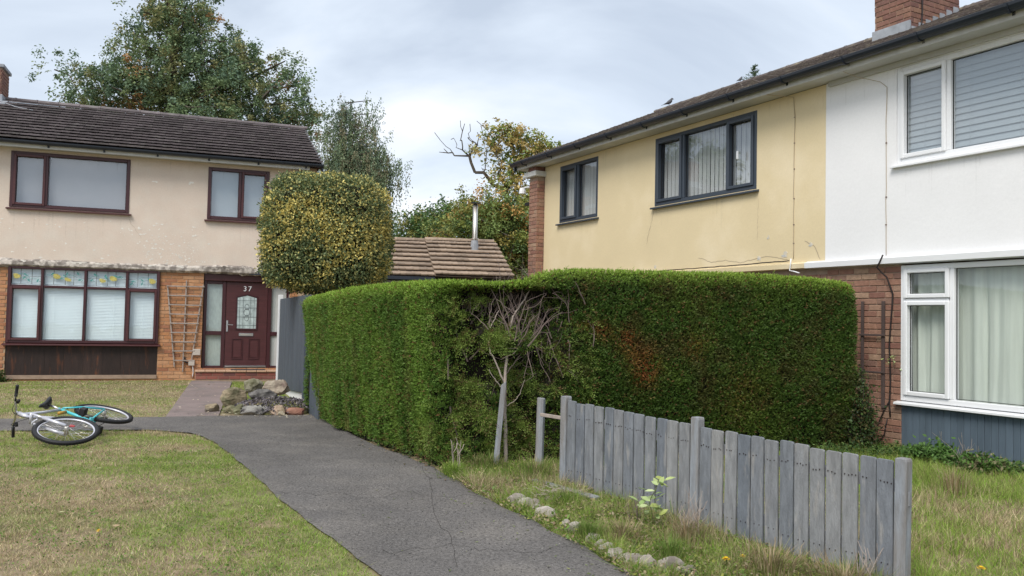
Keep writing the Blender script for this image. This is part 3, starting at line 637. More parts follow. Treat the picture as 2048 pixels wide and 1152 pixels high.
# leaded top lights with painted yellow roses and green leaves (flat film on the glass)
leadm = mat('lead_came', (.10, .11, .12), .5); ry = mat('rose_film', (.50, .44, .13), .6, var=.35, vscale=25); gn = mat('leaf_film', (.10, .32, .30), .6, var=.3, vscale=25)
def film(mb, s, z, L, W, a, o):
    n = 8; pts = []
    for i in range(n):
        t = 6.283*i/n; x, y = L*math.cos(t)*.5, W*math.sin(t)*.5*(1-.3*math.cos(t)); pts.append((s+x*math.cos(a)-y*math.sin(a), o, z+x*math.sin(a)+y*math.cos(a)))
    mb.add(pts, [tuple(range(n))])
for (a, b), roses, lvs in (((-2.74, -2.22), [(.09, .5, .12, .10)], [(.22, .42), (.24, .62), (.46, .25), (.30, .25)]),
                           ((-2.16, -1.44), [(.22, .55, .14, .10), (.42, .36, .13, .07)], [(.14, .72), (.36, .6), (.40, .76), (.60, .78), (.64, .38), (.30, .45)]),
                           ((-1.385, -.665), [(.48, .52, .15, .10), (.28, .36, .11, .08)], [(.08, .38), (.14, .75), (.33, .70), (.35, .55), (.60, .65), (.52, .7)]),
                           ((-.61, -.075), [(.45, .42, .13, .11)], [(.05, .22), (.25, .48), (.25, .25), (.38, .55), (.08, .4)])):
    o_ = -.055; lm = MB(sL); n = 4 if b-a > .6 else 3
    for i in range(1, n): x = lerp(a, b, i/n+.02*(-1)**i); lm.box(x-.004, x+.004, o_, o_+.008, 1.875, 2.18)
    lm.box(a, b, o_+.001, o_+.007, 2.025, 2.031); lm.build('lead_came', leadm, bw)
    rm = MB(sL); gm = MB(sL); h = .305
    for x, y, L, W in roses: film(rm, a+x, 1.875+y*h, L, W, -.35, o_+.011); film(rm, a+x-.03, 1.875+y*h+.02, L*.55, W*.8, .6, o_+.0125); film(rm, a+x+.035, 1.875+y*h-.005, L*.5, W*.7, -.9, o_+.0125)
    for i, (x, y) in enumerate(lvs): film(gm, a+x, 1.875+y*h, .075, .030, [.7, -.6, 1.2, -1.0, .2, -.3][i], o_+.010); film(gm, a+x+.04, 1.875+y*h-.02, .05, .008, [-.7, .6, -.2, .3, .9, .4][i], o_+.0105)
    for k in range(12):
        x0 = a+.03+(b-a-.06)*k/12; x1 = a+.03+(b-a-.06)*(k+1)/12
        z0_, z1_ = (2.03+.05*math.sin(v*14) for v in (x0, x1)); gm.add([(x0, o_+.0095, z0_), (x1, o_+.0095, z1_), (x1, o_+.0095, z1_+.005), (x0, o_+.0095, z0_+.005)], [(0, 1, 2, 3)])
    rm.build('painted_rose', ry, bw); gm.build('painted_leaf', gn, bw)
# stained boards below the bay window
mb = MB(sL); mb.box(-2.80, -.015, -.22, -.10, .02, .69); mb.build('board_backing', MT['darkwood'], lh)
me = MB(sL); me.box(0, .3465, -.10, -.07, 0, .60); me = me.mesh('stained_board', MT['darkwood'], bevel=.001)
for i in range(8): inst('stained_board', me, lh, loc=(-2.80+.348*i, random.uniform(-.002, .002), .06))
mb = MB(sL); mb.box(-2.80, -.015, -.10, -.02, -.02, .055); mb.build('board_plinth', MT['mortarR'], lh)
# crumbling lower edge of the render: ragged strip with lumps
mb = MB(sL); n = 260; xs_ = np.linspace(-6.2, 2.80, n)
top = [2.285+.012*random.random() for _ in xs_]; fr_ = fbm(xs_*1.0, xs_*0, .35); fr2 = fbm(xs_, xs_*0+5, .06)
vs = []
for x, f1, f2 in zip(xs_, fr_, fr2):
    dr = .02+.05*f1*f2*2; big = max(0, 1-abs(x-1.3)/.75)*.05*(f2+.5)
    vs += [(x, .004, 2.34+.06*f1+big), (x, .028+.02*f2+big*.5, 2.315+.02*f2+big), (x, .030+.02*f1, 2.27-dr*.4), (x, -.02, 2.25-dr)]
mb.add(vs, [(i*4+k, i*4+k+1, (i+1)*4+k+1, (i+1)*4+k) for i in range(n-1) for k in range(3)]); mb.build('crumbling_render_edge', MT['peel'], lh)
wp = mat('flaking_white_paint', (.76, .72, .66), .9, var=.15, vscale=9, bump=.3)
for s_, L in ((-2.6, .14), (-1.85, .55), (-1.25, .35), (-.3, .2), (.25, .25), (.75, .2), (1.2, .3), (1.9, .35)):
    blotch(lh, sL, s_+L/2, 2.33, .036, L/2, .028, wp, 'paint_flake')
fk_ = MB(sL)
def flake(mb, s, z, rx, rz_):
    n = 9; ph = random.uniform(0, 6.28); mb.prism([(s+rx*(.6+.3*math.sin(2*a+ph)+random.uniform(-.2, .2))*math.cos(a), z+rz_*(.6+.3*math.sin(3*a+ph)+random.uniform(-.2, .2))*math.sin(a)) for a in (6.283*i/n for i in range(n))], -.004, .002, 'y')
for k in range(430):
    cx_ = random.choice(FC := [(.25, 2.62, .25, .14), (.45, 2.5, .3, .10), (-.05, 2.75, .25, .2), (.65, 2.75, .25, .2), (-1.3, 2.55, 1.2, .12), (-.3, 3.0, .3, .25), (.3, 2.42, .5, .05), (-2.3, 3.1, .5, .2)])
    s_, z_ = random.gauss(cx_[0], cx_[2]), random.gauss(cx_[1], cx_[3]); r_ = .006+.022*random.random()**3
    if -3.2 < s_ < 2.3 and 2.37 < z_ < 3.33: flake(fk_, s_, z_, r_*random.uniform(.8, 2), r_)
tag(fk_.build('paint_flakes', wp, lh), kind='stuff')
for s_, z_, a, b in ((-.17, 4.10, .07, .03), (.52, 4.13, .06, .06), (-.45, 3.1, .05, .04), (.62, 3.0, .06, .03)): blotch(lh, sL, s_, z_, 0, a, b, wp, 'paint_flake')
crackline(lh, sL, [(-.66, 3.36), (-.62, 3.2), (-.5, 3.05), (-.4, 2.9)], .0025, .004)
streaks(lh, sL, [(-2.85, -.64, 3.33, .6), (.85, 2.15, 3.31, .6), (-6, 2.7, 4.55, .4)], stainmat('brown_grime', (.30, .22, .16), .10))
# front door set
dz0, dz1 = .19, 2.25; yo = -.14
d0 = MB(sL); d0.box(.86, .925, yo-.07, yo, dz0, dz1); d0.box(2.575, 2.64, yo-.07, yo, dz0, dz1); d0.box(.925, 2.575, yo-.07, yo-.001, 2.06, dz1)
d0.box(1.235, 1.31, yo-.07, yo+.002, dz0, 2.06); d0.box(2.19, 2.265, yo-.07, yo+.002, dz0, 2.06)
for a, b in ((.925, 1.235), (2.265, 2.575)): d0.box(a, b, yo-.07, yo-.002, dz0, dz0+.05); d0.box(a, b, yo-.07, yo-.002, .90, .985); d0.box(a, b, yo-.07, yo-.002, 2.00, 2.06)
df = d0.build('door_frame', maF, lh, bevel=.006)
for a, b in ((.925, 1.235), (2.265, 2.575)):
    for z0_, z1_ in ((.24, .90), (.985, 2.0)):
        panes(MB(sL).add([(a, yo-.04, z0_), (b, yo-.04, z0_), (b, yo-.04, z1_), (a, yo-.04, z1_)], [(0, 1, 2, 3)]).build('side_pane', MT['glass'], df), sL)
        MB(sL).box(a, b, yo-.09, yo-.085, z0_, z1_).build('patterned_backing', MT['obsc'], df)
hb = MB(sL); hb.box(.86, 2.64, yo, yo+.05, 2.07, 2.22); hb.build('header_board', MT['marL'], lh, bevel=.005)
dr = MB(sL); dr.box(1.315, 2.185, yo-.05, yo-.012, .215, 2.055); door = dr.build('door', MT['marL'], lh, bevel=.006)
def moulding(a, b, z0_, z1_, t=.016, arch=0, h=.012):
    m_ = MB(sL); y = yo-.012; m_.box(a, a+t, y, y+h, z0_, z1_); m_.box(b-t, b, y, y+h, z0_, z1_); m_.box(a+t, b-t, y, y+h, z0_, z0_+t)
    if arch:
        c = (a+b)/2; m_.prism([(a, z1_), (a, z1_+t), (c, z1_+arch+t), (b, z1_+t), (b, z1_), (c, z1_+arch)], y, y+h)
    else: m_.box(a+t, b-t, y, y+h, z1_-t, z1_)
    return m_.build('door_moulding', maF, door, bevel=.003)
moulding(1.52, 1.98, 1.02, 1.72, .03, .06, .018)
MB(sL).prism([(1.55, 1.05), (1.95, 1.05), (1.95, 1.715), (1.75, 1.77), (1.55, 1.715)], yo-.010, yo-.006).build('door_glass', mat('leaded_door_glass', (.42, .50, .50), .18, var=.35, vscale=12, spec=.9), door)
lc = MB(sL)
for x in (1.60, 1.675, 1.825, 1.90): lc.box(x-.003, x+.003, yo-.006, yo-.002, 1.05, 1.73)
for z_ in (1.12, 1.30, 1.50, 1.66): lc.box(1.55, 1.95, yo-.006, yo-.0025, z_-.003, z_+.003)
for rr_, z_ in ((.06, 1.40), (.045, 1.52), (.045, 1.28)):
    pts = [(1.75+rr_*math.cos(6.283*i/10), yo-.004, z_+rr_*1.4*math.sin(6.283*i/10)) for i in range(11)]; lc.tube([(x, y, z) for x, y, z in pts], .004, 4)
lc.build('glass_leading', leadm, door)
moulding(1.46, 1.69, .38, .83); moulding(1.81, 2.04, .38, .83)
for a in (1.49, 1.84): MB(sL).box(a, a+.17, yo-.012, yo-.004, .42, .79).build('door_panel', MT['marL'], door, bevel=.008)
MB(sL).box(1.60, 1.90, yo-.012, yo+.006, .885, .95).build('letter_plate', MT['metal'], door, bevel=.004)
MB(sL).box(1.63, 1.87, yo+.006, yo+.012, .90, .935).build('letter_flap', MT['steel'], door, bevel=.002)
hn = MB(sL).box(1.335, 1.37, yo-.012, yo+.004, .98, 1.22); hn.tube([(1.352, yo, 1.13), (1.352, yo+.05, 1.13), (1.47, yo+.055, 1.125)], .010, 6); hn.build('door_handle', MT['metal'], door)
MB(sL).box(1.33, 2.18, yo-.012, yo+.04, .215, .245).build('weather_bar', MT['metal'], door, bevel=.003)
for ch_, x in (('3', 1.70), ('7', 1.80)):
    tc_ = bpy.data.curves.new('door_number', 'FONT'); tc_.body = ch_; tc_.size = .155; tc_.extrude = .006; tc_.align_x = 'CENTER'
    to = bpy.data.objects.new('door_number', tc_); bpy.context.view_layer.update()
    me = bpy.data.meshes.new_from_object(to); bpy.data.objects.remove(to); me.materials.clear(); me.materials.append(MT['upvc'])
    inst('door_number', me, door, Matrix.Translation((x, -(yo-.002), 1.865)) @ Matrix.Rotation(R(90), 4, 'X'))
# doorstep: brick riser under tile nosing
sp = MB(sL); sp.box(.74, 2.80, yo-.05, .27, -.1, .125); stp = sp.build('doorstep', MT['mortarR'], lh)
bricks(stp, sL, .75, 2.79, -.025, .125, .27, MT['stepb'])
me = MB(sL); me.box(0, .2, -.02, .31, .13, .165); me = me.mesh('nosing_tile', MT['step'], bevel=.006)
for i in range(10): inst('nosing_tile', me, stp, loc=(.73+.207*i, 0, 0))
MB(sL).box(1.45, 2.15, .0, .24, .168, .178).build('door_mat', mat('door_mat', (.05, .045, .05), .95, var=.4, vscale=40), stp)
# meter boxes and cable near the trellis
for a, b, c, d in ((.68, .83, .47, .60), (.60, .72, .25, .37)):
    MB(sL).box(a, b, -.055, .01, c, d).build('junction_box', mat('cream_plastic', (.50, .45, .40), .5), lh, bevel=.006)
cable(lh, sL, [(.52, -.03, .42), (.50, -.02, .36), (.56, -.02, .31), (.60, -.02, .31)], .018, 'blk')
cable(lh, sL, [(.68, -.03, .25), (.70, -.03, .1), (.69, -.03, .0)], .010, 'upvc')
# left-house upper trim, roof, chimney, fin
MB(sL).box(-6.2, 2.95, .0, .285, 4.58, 4.595).build('soffit', MT['soffit'], lh)
MB(sL).box(-6.2, 2.95, .287, .305, 4.555, 4.70).build('fascia', MT['fascia'], lh)
f_ = MB(sL); f_.box(2.805, 3.12, -.28, .17, -.15, 4.62); fin = f_.build('brick_fin', MT['mortar'], lh)
bricks(fin, sL, 2.81, 3.12, 3.4, 4.55, .17, MT['brickR'])
MB(sL).box(2.74, 3.20, -.28, .24, 4.36, 4.46).build('stone_cap', MT['fascia'], fin, bevel=.01)
sb = MB(sL); sb.box(2.85, 3.08, -7.5, -.29, -.1, 4.65); sb.box(-6.2, 2.84, -7.5, -7.3, -.1, 4.65); sb.box(-6.45, -6.21, -7.5, 0, -.1, 4.65); sb.prism([(-7.5, 4.65), (-.0, 4.65), (-3.6, 6.3)], 2.86, 3.07, 'x'); sb.build('gable_wall', MT['brickO'], lh)
roof(lh, sL, -6.6, 3.22, .36, 4.70, -3.6, 6.30, MT['tileL'], gauge=.285, order=lambda s, r_: -s, limit=298, thick=.034, roll=.003)
gutter(lh, sL, -6.5, 3.24, .375, 4.675)
MB(sL).hexa([(3.20, .36, 4.52), (3.24, .36, 4.52), (3.20, -3.6, 6.12), (3.24, -3.6, 6.12), (3.20, .36, 4.69), (3.24, .36, 4.69), (3.20, -3.6, 6.29), (3.24, -3.6, 6.29)]).build('barge_board', MT['gut'], lh)
ch = MB(sL); ch.box(-4.6, -3.70, -3.95, -3.2, 5.6, 7.0); chm = ch.build('chimney', MT['mortarR'], lh)
bricks(chm, sL, -4.6, -3.70, 6.1, 6.95, -3.2, MT['brickC'])
bricks(chm, sL, -3.95, -3.2, 6.1, 6.95, -3.70, MT['brickC'], axis='y', o_end=1)
MB(sL).box(-4.65, -3.65, -4.0, -3.15, 6.97, 7.05).build('chimney_cap', MT['lead'], chm, bevel=.01)
MB(sL).box(-4.62, -3.66, -4.0, -3.16, 6.0, 6.34).build('chimney_flashing', MT['lead'], chm, bevel=.01)
MB(sL).hexa([(-4.6, -2.9, 6.06), (-3.55, -2.9, 6.06), (-4.6, -3.2, 6.18), (-3.55, -3.2, 6.18), (-4.6, -2.9, 6.075), (-3.55, -2.9, 6.075), (-4.6, -3.2, 6.20), (-3.55, -3.2, 6.20)]).build('flashing_apron', MT['lead'], chm)
cable(lh, sL, [(-3.6, -3.0, 6.12), (-3.3, -2.6, 5.96), (-2.9, -2.4, 5.87)], .010, 'lead')

# ---- low garage between the houses
ga = empty('garage', (.03, 19.5, 0), R(12), 'low garage with tan tiled pitched roof between the cream and yellow houses', 'garage')
sb = MB(-1); sb.box(-6.5, -.15, -5.0, -.2, -.1, 2.25); sb.build('wall', mat('pale_garage_wall', (.45, .46, .45), .9, var=.1), ga)
roof(ga, -1, -1.83, .02, .0, 2.40, -2.45, 3.42, MT['tileM'], tw=.31, gauge=.31, thick=.03)
r2 = roof(ga, -1, -6.6, -1.84, .02, 2.36, -2.45, 3.385, MT['tileM'], tw=.31, gauge=.31, thick=.03, order=lambda s, r_: -s)
MB(-1).box(-6.6, -1.84, .0, .08, 2.27, 2.345).build('gutter', MT['gut'], ga)
fl_ = MB(); fl_.tube([(-.97, 21.2, 3.2), (-.97, 21.2, 3.42), (-.97, 21.2, 4.30)], .062, 14); fu = fl_.build('flue_pipe', MT['steel'], None, smooth=True)
tag(fu, 'shiny steel flue pipe rising from the tan garage roof', 'flue')
MB().tube([(-.97, 21.2, 4.30), (-.97, 21.2, 4.32), (-.97, 21.2, 4.325)], .045, 10).build('cowl_neck', MT['blk'], fu)
MB().tube([(-.97, 21.2, 4.34), (-.97, 21.2, 4.36), (-.97, 21.2, 4.37)], [.12, .12, .03], 14).build('cowl_cap', MT['gut'], fu)
MB().tube([(-.97, 21.2, 3.42), (-.97, 21.2, 3.45)], .10, 12).build('storm_collar', MT['steel'], fu)
MB().tube([(-.97, 21.2, 3.05), (-.97, 21.2, 3.40)], [.12, .085], 12).build('flashing_cone', MT['lead'], fu)
MB().box(-1.25, -.6, 20.9, 21.35, 3.05, 3.07).build('flashing_plate', MT['lead'], fu)
# ================================================================ picket fence
A = Vector((.46, 7.43, 0)); B = Vector((2.335, 4.965, 0)); fd_ = (B-A).normalized(); FL = (B-A).length; fa = math.atan2(fd_.y, fd_.x)
pf = empty('picket_fence', A, fa, 'low weathered grey blue picket fence running beside the tarmac path in front of the hedge', 'fence')
gzf = lambda s: float(gz(A.y+fd_.y*s))
topz = lambda s: .705-.030*s-.004*s*(s > 1.45)
me = MB(-1)
me.prism([(0, 0), (.0985, 0), (.0985, .985), (.09, .998), (.008, 1.0), (0, .99)], -.020, 0, 'y'); me = me.mesh('picket', MT['fence'], bevel=.002)
pm = MB(-1); pm.prism([(0, -.2), (.072, -.2), (.072, .98), (.066, 1.0), (.004, 1.0), (0, .985)], -.055, .017, 'y'); pm = pm.mesh('post', MT['fpost'], bevel=.004)
def fpost(s, h, tilt=0):
    o = inst('post', pm, pf, loc=(s, 0, gzf(s)), rot=(0, tilt, 0)); o.scale = (1, 1, h-gzf(s))
slots = [.0, 1.47, FL-.072]
fpost(slots[0], .745); fpost(slots[1], .715, R(.6)); fpost(slots[2], .635, R(.8))
nl = MB(-1); npick = 0; s = None
for a, b, n in ((.074, 1.468, 12), (1.544, FL-.074, 13)):
    pitch = (b-a)/n
    for i in range(n):
        s = a+i*pitch+random.uniform(0, .004)
        if b > 2 and i >= 2: s += .004
        zt = topz(s)+random.uniform(-.009, .009); zb = gzf(s)+random.uniform(.01, .035); tl = R(random.uniform(-.7, .7))
        wd = min(1.03, (pitch-random.uniform(.006, .016))/.0985)
        o = inst('picket', me, pf, Matrix.Translation((s, random.uniform(-.004, .003), zb)) @ Matrix.Rotation(tl, 4, 'Y') @ Matrix.Diagonal((wd, 1, zt-zb, 1)))
        for k in range(random.choice((2, 3, 4))): x = s+.02+.06*k/2.6+random.uniform(-.006, .006); z = zt-.135+random.uniform(-.006, .006); nl.box(x, x+.0055, .0, .0045, z, z+.0075)
        for k in range(2): x = s+.03+.04*k; z = zb+.12; nl.box(x, x+.005, .0, .0045, z, z+.006)
tag(nl.build('nail', MT['nail'], pf), kind='stuff')
for z in (-.14, -.56):
    h = MB(-1); h.hexa([(.03, -.058, topz(0)+z-.035), (FL-.03, -.058, topz(FL)+z-.035), (.03, -.0215, topz(0)+z-.035), (FL-.03, -.0215, topz(FL)+z-.035),
                        (.03, -.058, topz(0)+z+.035), (FL-.03, -.058, topz(FL)+z+.035), (.03, -.0215, topz(0)+z+.035), (FL-.03, -.0215, topz(FL)+z+.035)]); h.build('rail', MT['fence'], pf)
# loose end post and the bare rail that still joins it
lpz = MB(); lpz.prism([(-.03, -.05), (.035, -.05), (.045, .66), (.005+.035, .675), (-.02, .68)], -.03, .03, 'y')
o = tag(lpz.build('loose_post', MT['fpost'], None, bevel=.004), 'grey fence post standing alone left of the picket fence', 'post'); o.location = (.285, 7.93, 0); o.rotation_euler = (0, 0, R(-20))
h = MB(-1); h.box(-.33, .0, -.045, -.02, .53, .56); h.build('bare_rail', MT['deadw'], pf, bevel=.003)
h = MB(-1); h.box(FL, FL+.012, -.04, -.01, .36, .44); h.build('bracket', MT['fpost'], pf)

# ================================================================ dark grey garden fence left of the hedge
G0 = Vector((-4.53, 16.4, 0)); G1 = Vector((-3.09, 12.7, 0)); gd = (G1-G0).normalized(); GL = (G1-G0).length; ga_ = math.atan2(gd.y, gd.x)
gf = empty('garden_fence', G0, ga_, 'tall dark grey boarded fence with white corner post between the front door and hedge', 'fence')
me = MB(-1); me.box(0, .148, -.03, 0, 0, 1); me = me.mesh('fence_board', MT['grey'], bevel=.004)
nb = 26
for i in range(nb):
    s = .09+i*.149
    if s > GL-.08: break
    zb = lerp(.0, .24, s/GL)
    inst('fence_board', me, gf, Matrix.Translation((s, random.uniform(-.003, .003), zb)) @ Matrix.Diagonal((1, 1, 1.72-zb, 1)))
MB(-1).box(0, .085, -.06, .03, -.05, 1.80).build('corner_post', MT['upvc'], gf, bevel=.004)
MB(-1).box(GL-.05, GL+.05, -.06, .035, -.1, 1.72).build('end_post', MT['grey'], gf, bevel=.004)
MB(-1).hexa([(.09, -.2, -.1), (GL-.052, -.2, -.1), (.09, -.035, -.1), (GL-.052, -.035, -.1), (.09, -.2, .1), (GL-.052, -.2, .34), (.09, -.035, .1), (GL-.052, -.035, .34)]).build('white_plinth', MT['white'], gf)
for i in range(9):
    s = GL+.055+i*.149; inst('fence_board', me, gf, Matrix.Translation((s, 0, -.05)) @ Matrix.Diagonal((1, 1, 1.55, 1)))

# ================================================================ clipped conifer hedge
front = [(-3.04, 12.25), (-2.70, 11.45), (-2.10, 10.2), (-1.37, 8.92), (-.70, 7.98), (-.02, 8.13), (1.0, 8.55), (2.5, 9.12), (4.0, 9.66)]
backp = [(3.72, 10.40), (1.6, 9.6), (-.27, 9.0), (-.9, 9.9), (-2.25, 12.6)]
def densify(pts, step=.05, closed=True):
    o = []; n = len(pts)
    for i in range(n if closed else n-1):
        a = np.array(pts[i]); b = np.array(pts[(i+1) % n]); k = max(1, int(np.linalg.norm(b-a)/step))
        for j in range(k): o.append(a+(b-a)*j/k)
    return np.array(o)
HP = densify(front+backp)
for _ in range(14): HP = (np.roll(HP, 1, 0)+2*HP+np.roll(HP, -1, 0))/4
tg = nrm(np.roll(HP, -1, 0)-np.roll(HP, 1, 0)); HN = np.stack([tg[:, 1], -tg[:, 0]], 1)
HS = np.concatenate([[0], np.cumsum(np.linalg.norm(np.diff(HP, axis=0), axis=1))]); HT = HS[-1]+.05
def hx(s, arr): return np.stack([np.interp(s % HT, HS, arr[:, k], period=HT) for k in range(2)], 1)
iC = HS[np.argmin(np.hypot(HP[:, 0]+.66, HP[:, 1]-8.0))]; iE = HS[np.argmin(np.hypot(HP[:, 0]-4.0, HP[:, 1]-9.7))]
Htop = lambda x: np.interp(x, [-3, -2.4, -1.9, -1.2, -.66, -.2, .1, .38, .6, 1.4, 2.5, 3.4, 4.0, 4.3], [1.66, 1.70, 1.745, 1.765, 1.77, 1.765, 1.785, 1.895, 1.925, 1.94, 1.965, 1.95, 1.90, 1.84])
def cavity(s, z):
    """0..1: how hollow the dead patch on the right-hand face is"""
    d = s-iC; n = fbm(s*1.0+3, z*1.0, .30)
    a = np.clip(1-np.abs((d-.55)/.70)**3, 0, 1)*np.clip((z-.05)/.3, 0, 1)*np.clip((1.70-z)/.1, 0, 1)
    c = a*np.clip(.50+(n-.42)*5, 0, 1)
    up = np.exp(-((d-.95)/.26)**2-((z-1.48)/.22)**2)*1.6+np.exp(-((d-.42)/.36)**2-((z-1.56)/.13)**2)*1.5+np.exp(-((d-.10)/.10)**2-((z-.62)/.30)**2)*.5+np.exp(-((d-.75)/.16)**2-((z-.70)/.16)**2)*.8+np.exp(-((d-.2)/.12)**2-((z-1.15)/.12)**2)*.9
    return np.clip(np.maximum(c*.98, up*np.clip((1.74-z)/.06, 0, 1)*(z > .1)), 0, 1)
def hsurf(s, z):
    p = hx(s, HP); n = nrm(hx(s, HN)); x = p[:, 0]; H = Htop(x); d = s-iC
    left = np.clip(-d/.4, 0, 1)*(s < iE); right = np.clip(d/.4, 0, 1)*(s < iE)
    zz = np.clip(z/H, 0, 1)
    off = left*(-.10+.14*zz**.7)+right*(-.10+.17*np.clip(z/.8, 0, 1)-.05*zz)
    off += -.22*np.clip(1-s/1.0, 0, 1)*(1-zz)**1.2
    off += .03*(fbm(s, z*.25, .4)-.5)*(1.3-zz)*2*left+.04*(fbm(s+9, z, .5)-.5)+.035*(fbm(s, z+4, .12)-.5)
    off -= (.075*np.clip(vnoise(s*1.0, z*.10, .19)-.60, 0, 1)*4)*np.clip(.70-zz, 0, 1)*left
    off -= .46*cavity(s, z)
    r = .15; t = np.clip((z-(H-r))/r, 0, 1); off -= r*(1-np.sqrt(np.clip(1-t*t, 0, 1)))
    return np.stack([p[:, 0]+n[:, 0]*off, p[:, 1]+n[:, 1]*off, z], 1), n, H, left, right
hedge = empty('hedge', (-.66, 8.0, 0), 0, 'tall clipped green conifer hedge with a dead hollow patch showing bare branches', 'hedge')
inv = Vector((.66, -8.0, 0))
offh = np.array([.66, -8.0, 0])
# core
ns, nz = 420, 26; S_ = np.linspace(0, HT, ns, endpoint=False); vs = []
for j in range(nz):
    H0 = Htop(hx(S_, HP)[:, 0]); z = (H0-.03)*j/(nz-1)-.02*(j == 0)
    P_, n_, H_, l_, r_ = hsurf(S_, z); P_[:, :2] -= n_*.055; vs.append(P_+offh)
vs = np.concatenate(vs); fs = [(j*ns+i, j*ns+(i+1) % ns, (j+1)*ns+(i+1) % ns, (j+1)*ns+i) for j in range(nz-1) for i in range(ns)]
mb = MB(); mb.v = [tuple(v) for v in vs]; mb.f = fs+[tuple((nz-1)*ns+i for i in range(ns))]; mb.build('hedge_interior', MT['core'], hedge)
def sprigs(P, n3, lenm, dens_tint, droop=None, k=3, wid=.007, up=.55, outw=.75, jit=.55):
    """k narrow leaflets fanned from every point"""
    m = len(P); T = n3*outw+np.array([0, 0, up])+rng.normal(0, jit, (m, 3)); T = nrm(T); out_ = []; tt = []
    for i in range(k):
        Ti = nrm(T+rng.normal(0, .38, (m, 3))); Nn = nrm(n3+rng.normal(0, .8, (m, 3)))
        L = lenm*rng.uniform(.6, 1.2, m); out_.append(leafquads(P, Ti, Nn, L, wid*rng.uniform(.8, 1.4, m))); tt.append(dens_tint*rng.uniform(.8, 1.22, (m, 1)))
    return np.concatenate(out_), np.concatenate(tt)
def hedgetint(*a): return _ht(*a)*1.5
def _ht(s, z, H, left, right):
    n = len(s); c = np.tile(np.array([.062, .116, .020]), (n, 1))
    f = fbm(s, z, .45)[:, None]; c = lerp(c, np.array([.095, .150, .024]), np.clip((f-.42)*3, 0, 1))
    f2 = fbm(s+50, z+5, .28)[:, None]; c = lerp(c, np.array([.085, .075, .024]), np.clip((f2-.5)*3, 0, .65)*right[:, None])
    vs_ = vnoise(s+20, z*.1, .10)[:, None]; c = lerp(c, np.array([.11, .085, .032]), np.clip((vs_-.60)*3, 0, .6)*(left*np.clip(1.15-z/H, 0, 1))[:, None])
    vs_ = vnoise(s+70, z*.1, .22)[:, None]; c = lerp(c, np.array([.115, .19, .030]), np.clip((vs_-.5)*2, 0, .6)*left[:, None])
    d = s-iC
    for dx, zc, rx, rz_, k in ((1.62, 1.30, .10, .09, .8), (1.90, 1.22, .13, .12, .9), (2.12, .92, .16, .20, 1.0), (2.0, 1.06, .1, .1, .6), (2.7, 1.15, .16, .14, .45), (1.45, 1.35, .12, .05, .5), (3.3, .7, .3, .3, .25), (.95, .30, .1, .12, .6)):
        g_ = np.exp(-((d-dx)/rx)**2-((z-zc)/rz_)**2)*k*(rng.random(n) < .65)
        c = lerp(c, np.array([.30, .105, .035])*rng.uniform(.6, 1.3, (n, 1)), np.clip(g_, 0, .95)[:, None])
    t = np.clip((z-(H-.17))/.15, 0, 1)[:, None]; c = c*(1.10-.34*right[:, None]); c = lerp(c, np.array([.19, .285, .040]), t*.8)  # top band lighter: fresh growth, plus light from above put into the tint
    br = (rng.random(n) < .06)[:, None]; c = np.where(br, np.array([.13, .075, .03]), c)
    return c
n = 205000; s = rng.uniform(-.6, iE+.75, n) % HT
z = rng.uniform(0.02, 1, n)**.95; H0 = Htop(hx(s, HP)[:, 0]); z = z*H0
P_, n_, H_, l_, r_ = hsurf(s, z); cv = cavity(s, z)
P_[:, :2] -= n_*rng.uniform(-.012, .05, n)[:, None]**1.0
lowthin = np.clip((vnoise(s+20, z*.12, .11)-.55)*4, 0, 1)*np.clip(1.0-z/H_*1.3, 0, 1)*l_*.85+np.clip(1-z/.35, 0, 1)*r_*.75*(fbm(s, z, .2) > .45)
keep = rng.random(n) > np.maximum(cv*.97, lowthin); P_, n_, s, z, H_, l_, r_, cv = [a[keep] for a in (P_, n_, s, z, H_, l_, r_, cv)]
n3 = np.concatenate([n_, np.zeros((len(n_), 1))], 1); te = np.clip((z-(H_-.15))/.15, 0, 1)[:, None]; n3 = nrm(n3*(1-te*.8)+np.array([0, 0, 1])*te)
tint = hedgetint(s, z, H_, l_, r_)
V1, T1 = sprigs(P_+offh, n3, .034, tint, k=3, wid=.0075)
# crown surface
n = 36000; bx = rng.uniform(-3, 4.3, n); by = rng.uniform(7.8, 12.5, n); poly = [tuple(q) for q in HP[::4]]
k_ = inpoly(bx, by, poly); bx, by = bx[k_], by[k_]
Pt = np.stack([bx, by, Htop(bx)-.012+rng.uniform(-.03, .01, len(bx))], 1)
tt = np.tile(np.array([.25, .37, .05]), (len(bx), 1))*(.8+.4*fbm(bx, by, .3))[:, None]  # same pale top colour, fresh growth and painted-in top light together
V2, T2 = sprigs(Pt+offh, np.tile(np.array([0, 0, 1.]), (len(bx), 1)), .034, tt, k=2, wid=.009)
# back and hidden side, thinner
n = 16000; s = rng.uniform(iE+.6, HT-.5, n); z = rng.random(n)*Htop(hx(s, HP)[:, 0]); P_, n_, H_, l_, r_ = hsurf(s, z)
V3, T3 = sprigs(P_+offh, np.concatenate([n_, np.zeros((n, 1))], 1), .06, hedgetint(s, z, H_, l_, r_), k=2, wid=.016)
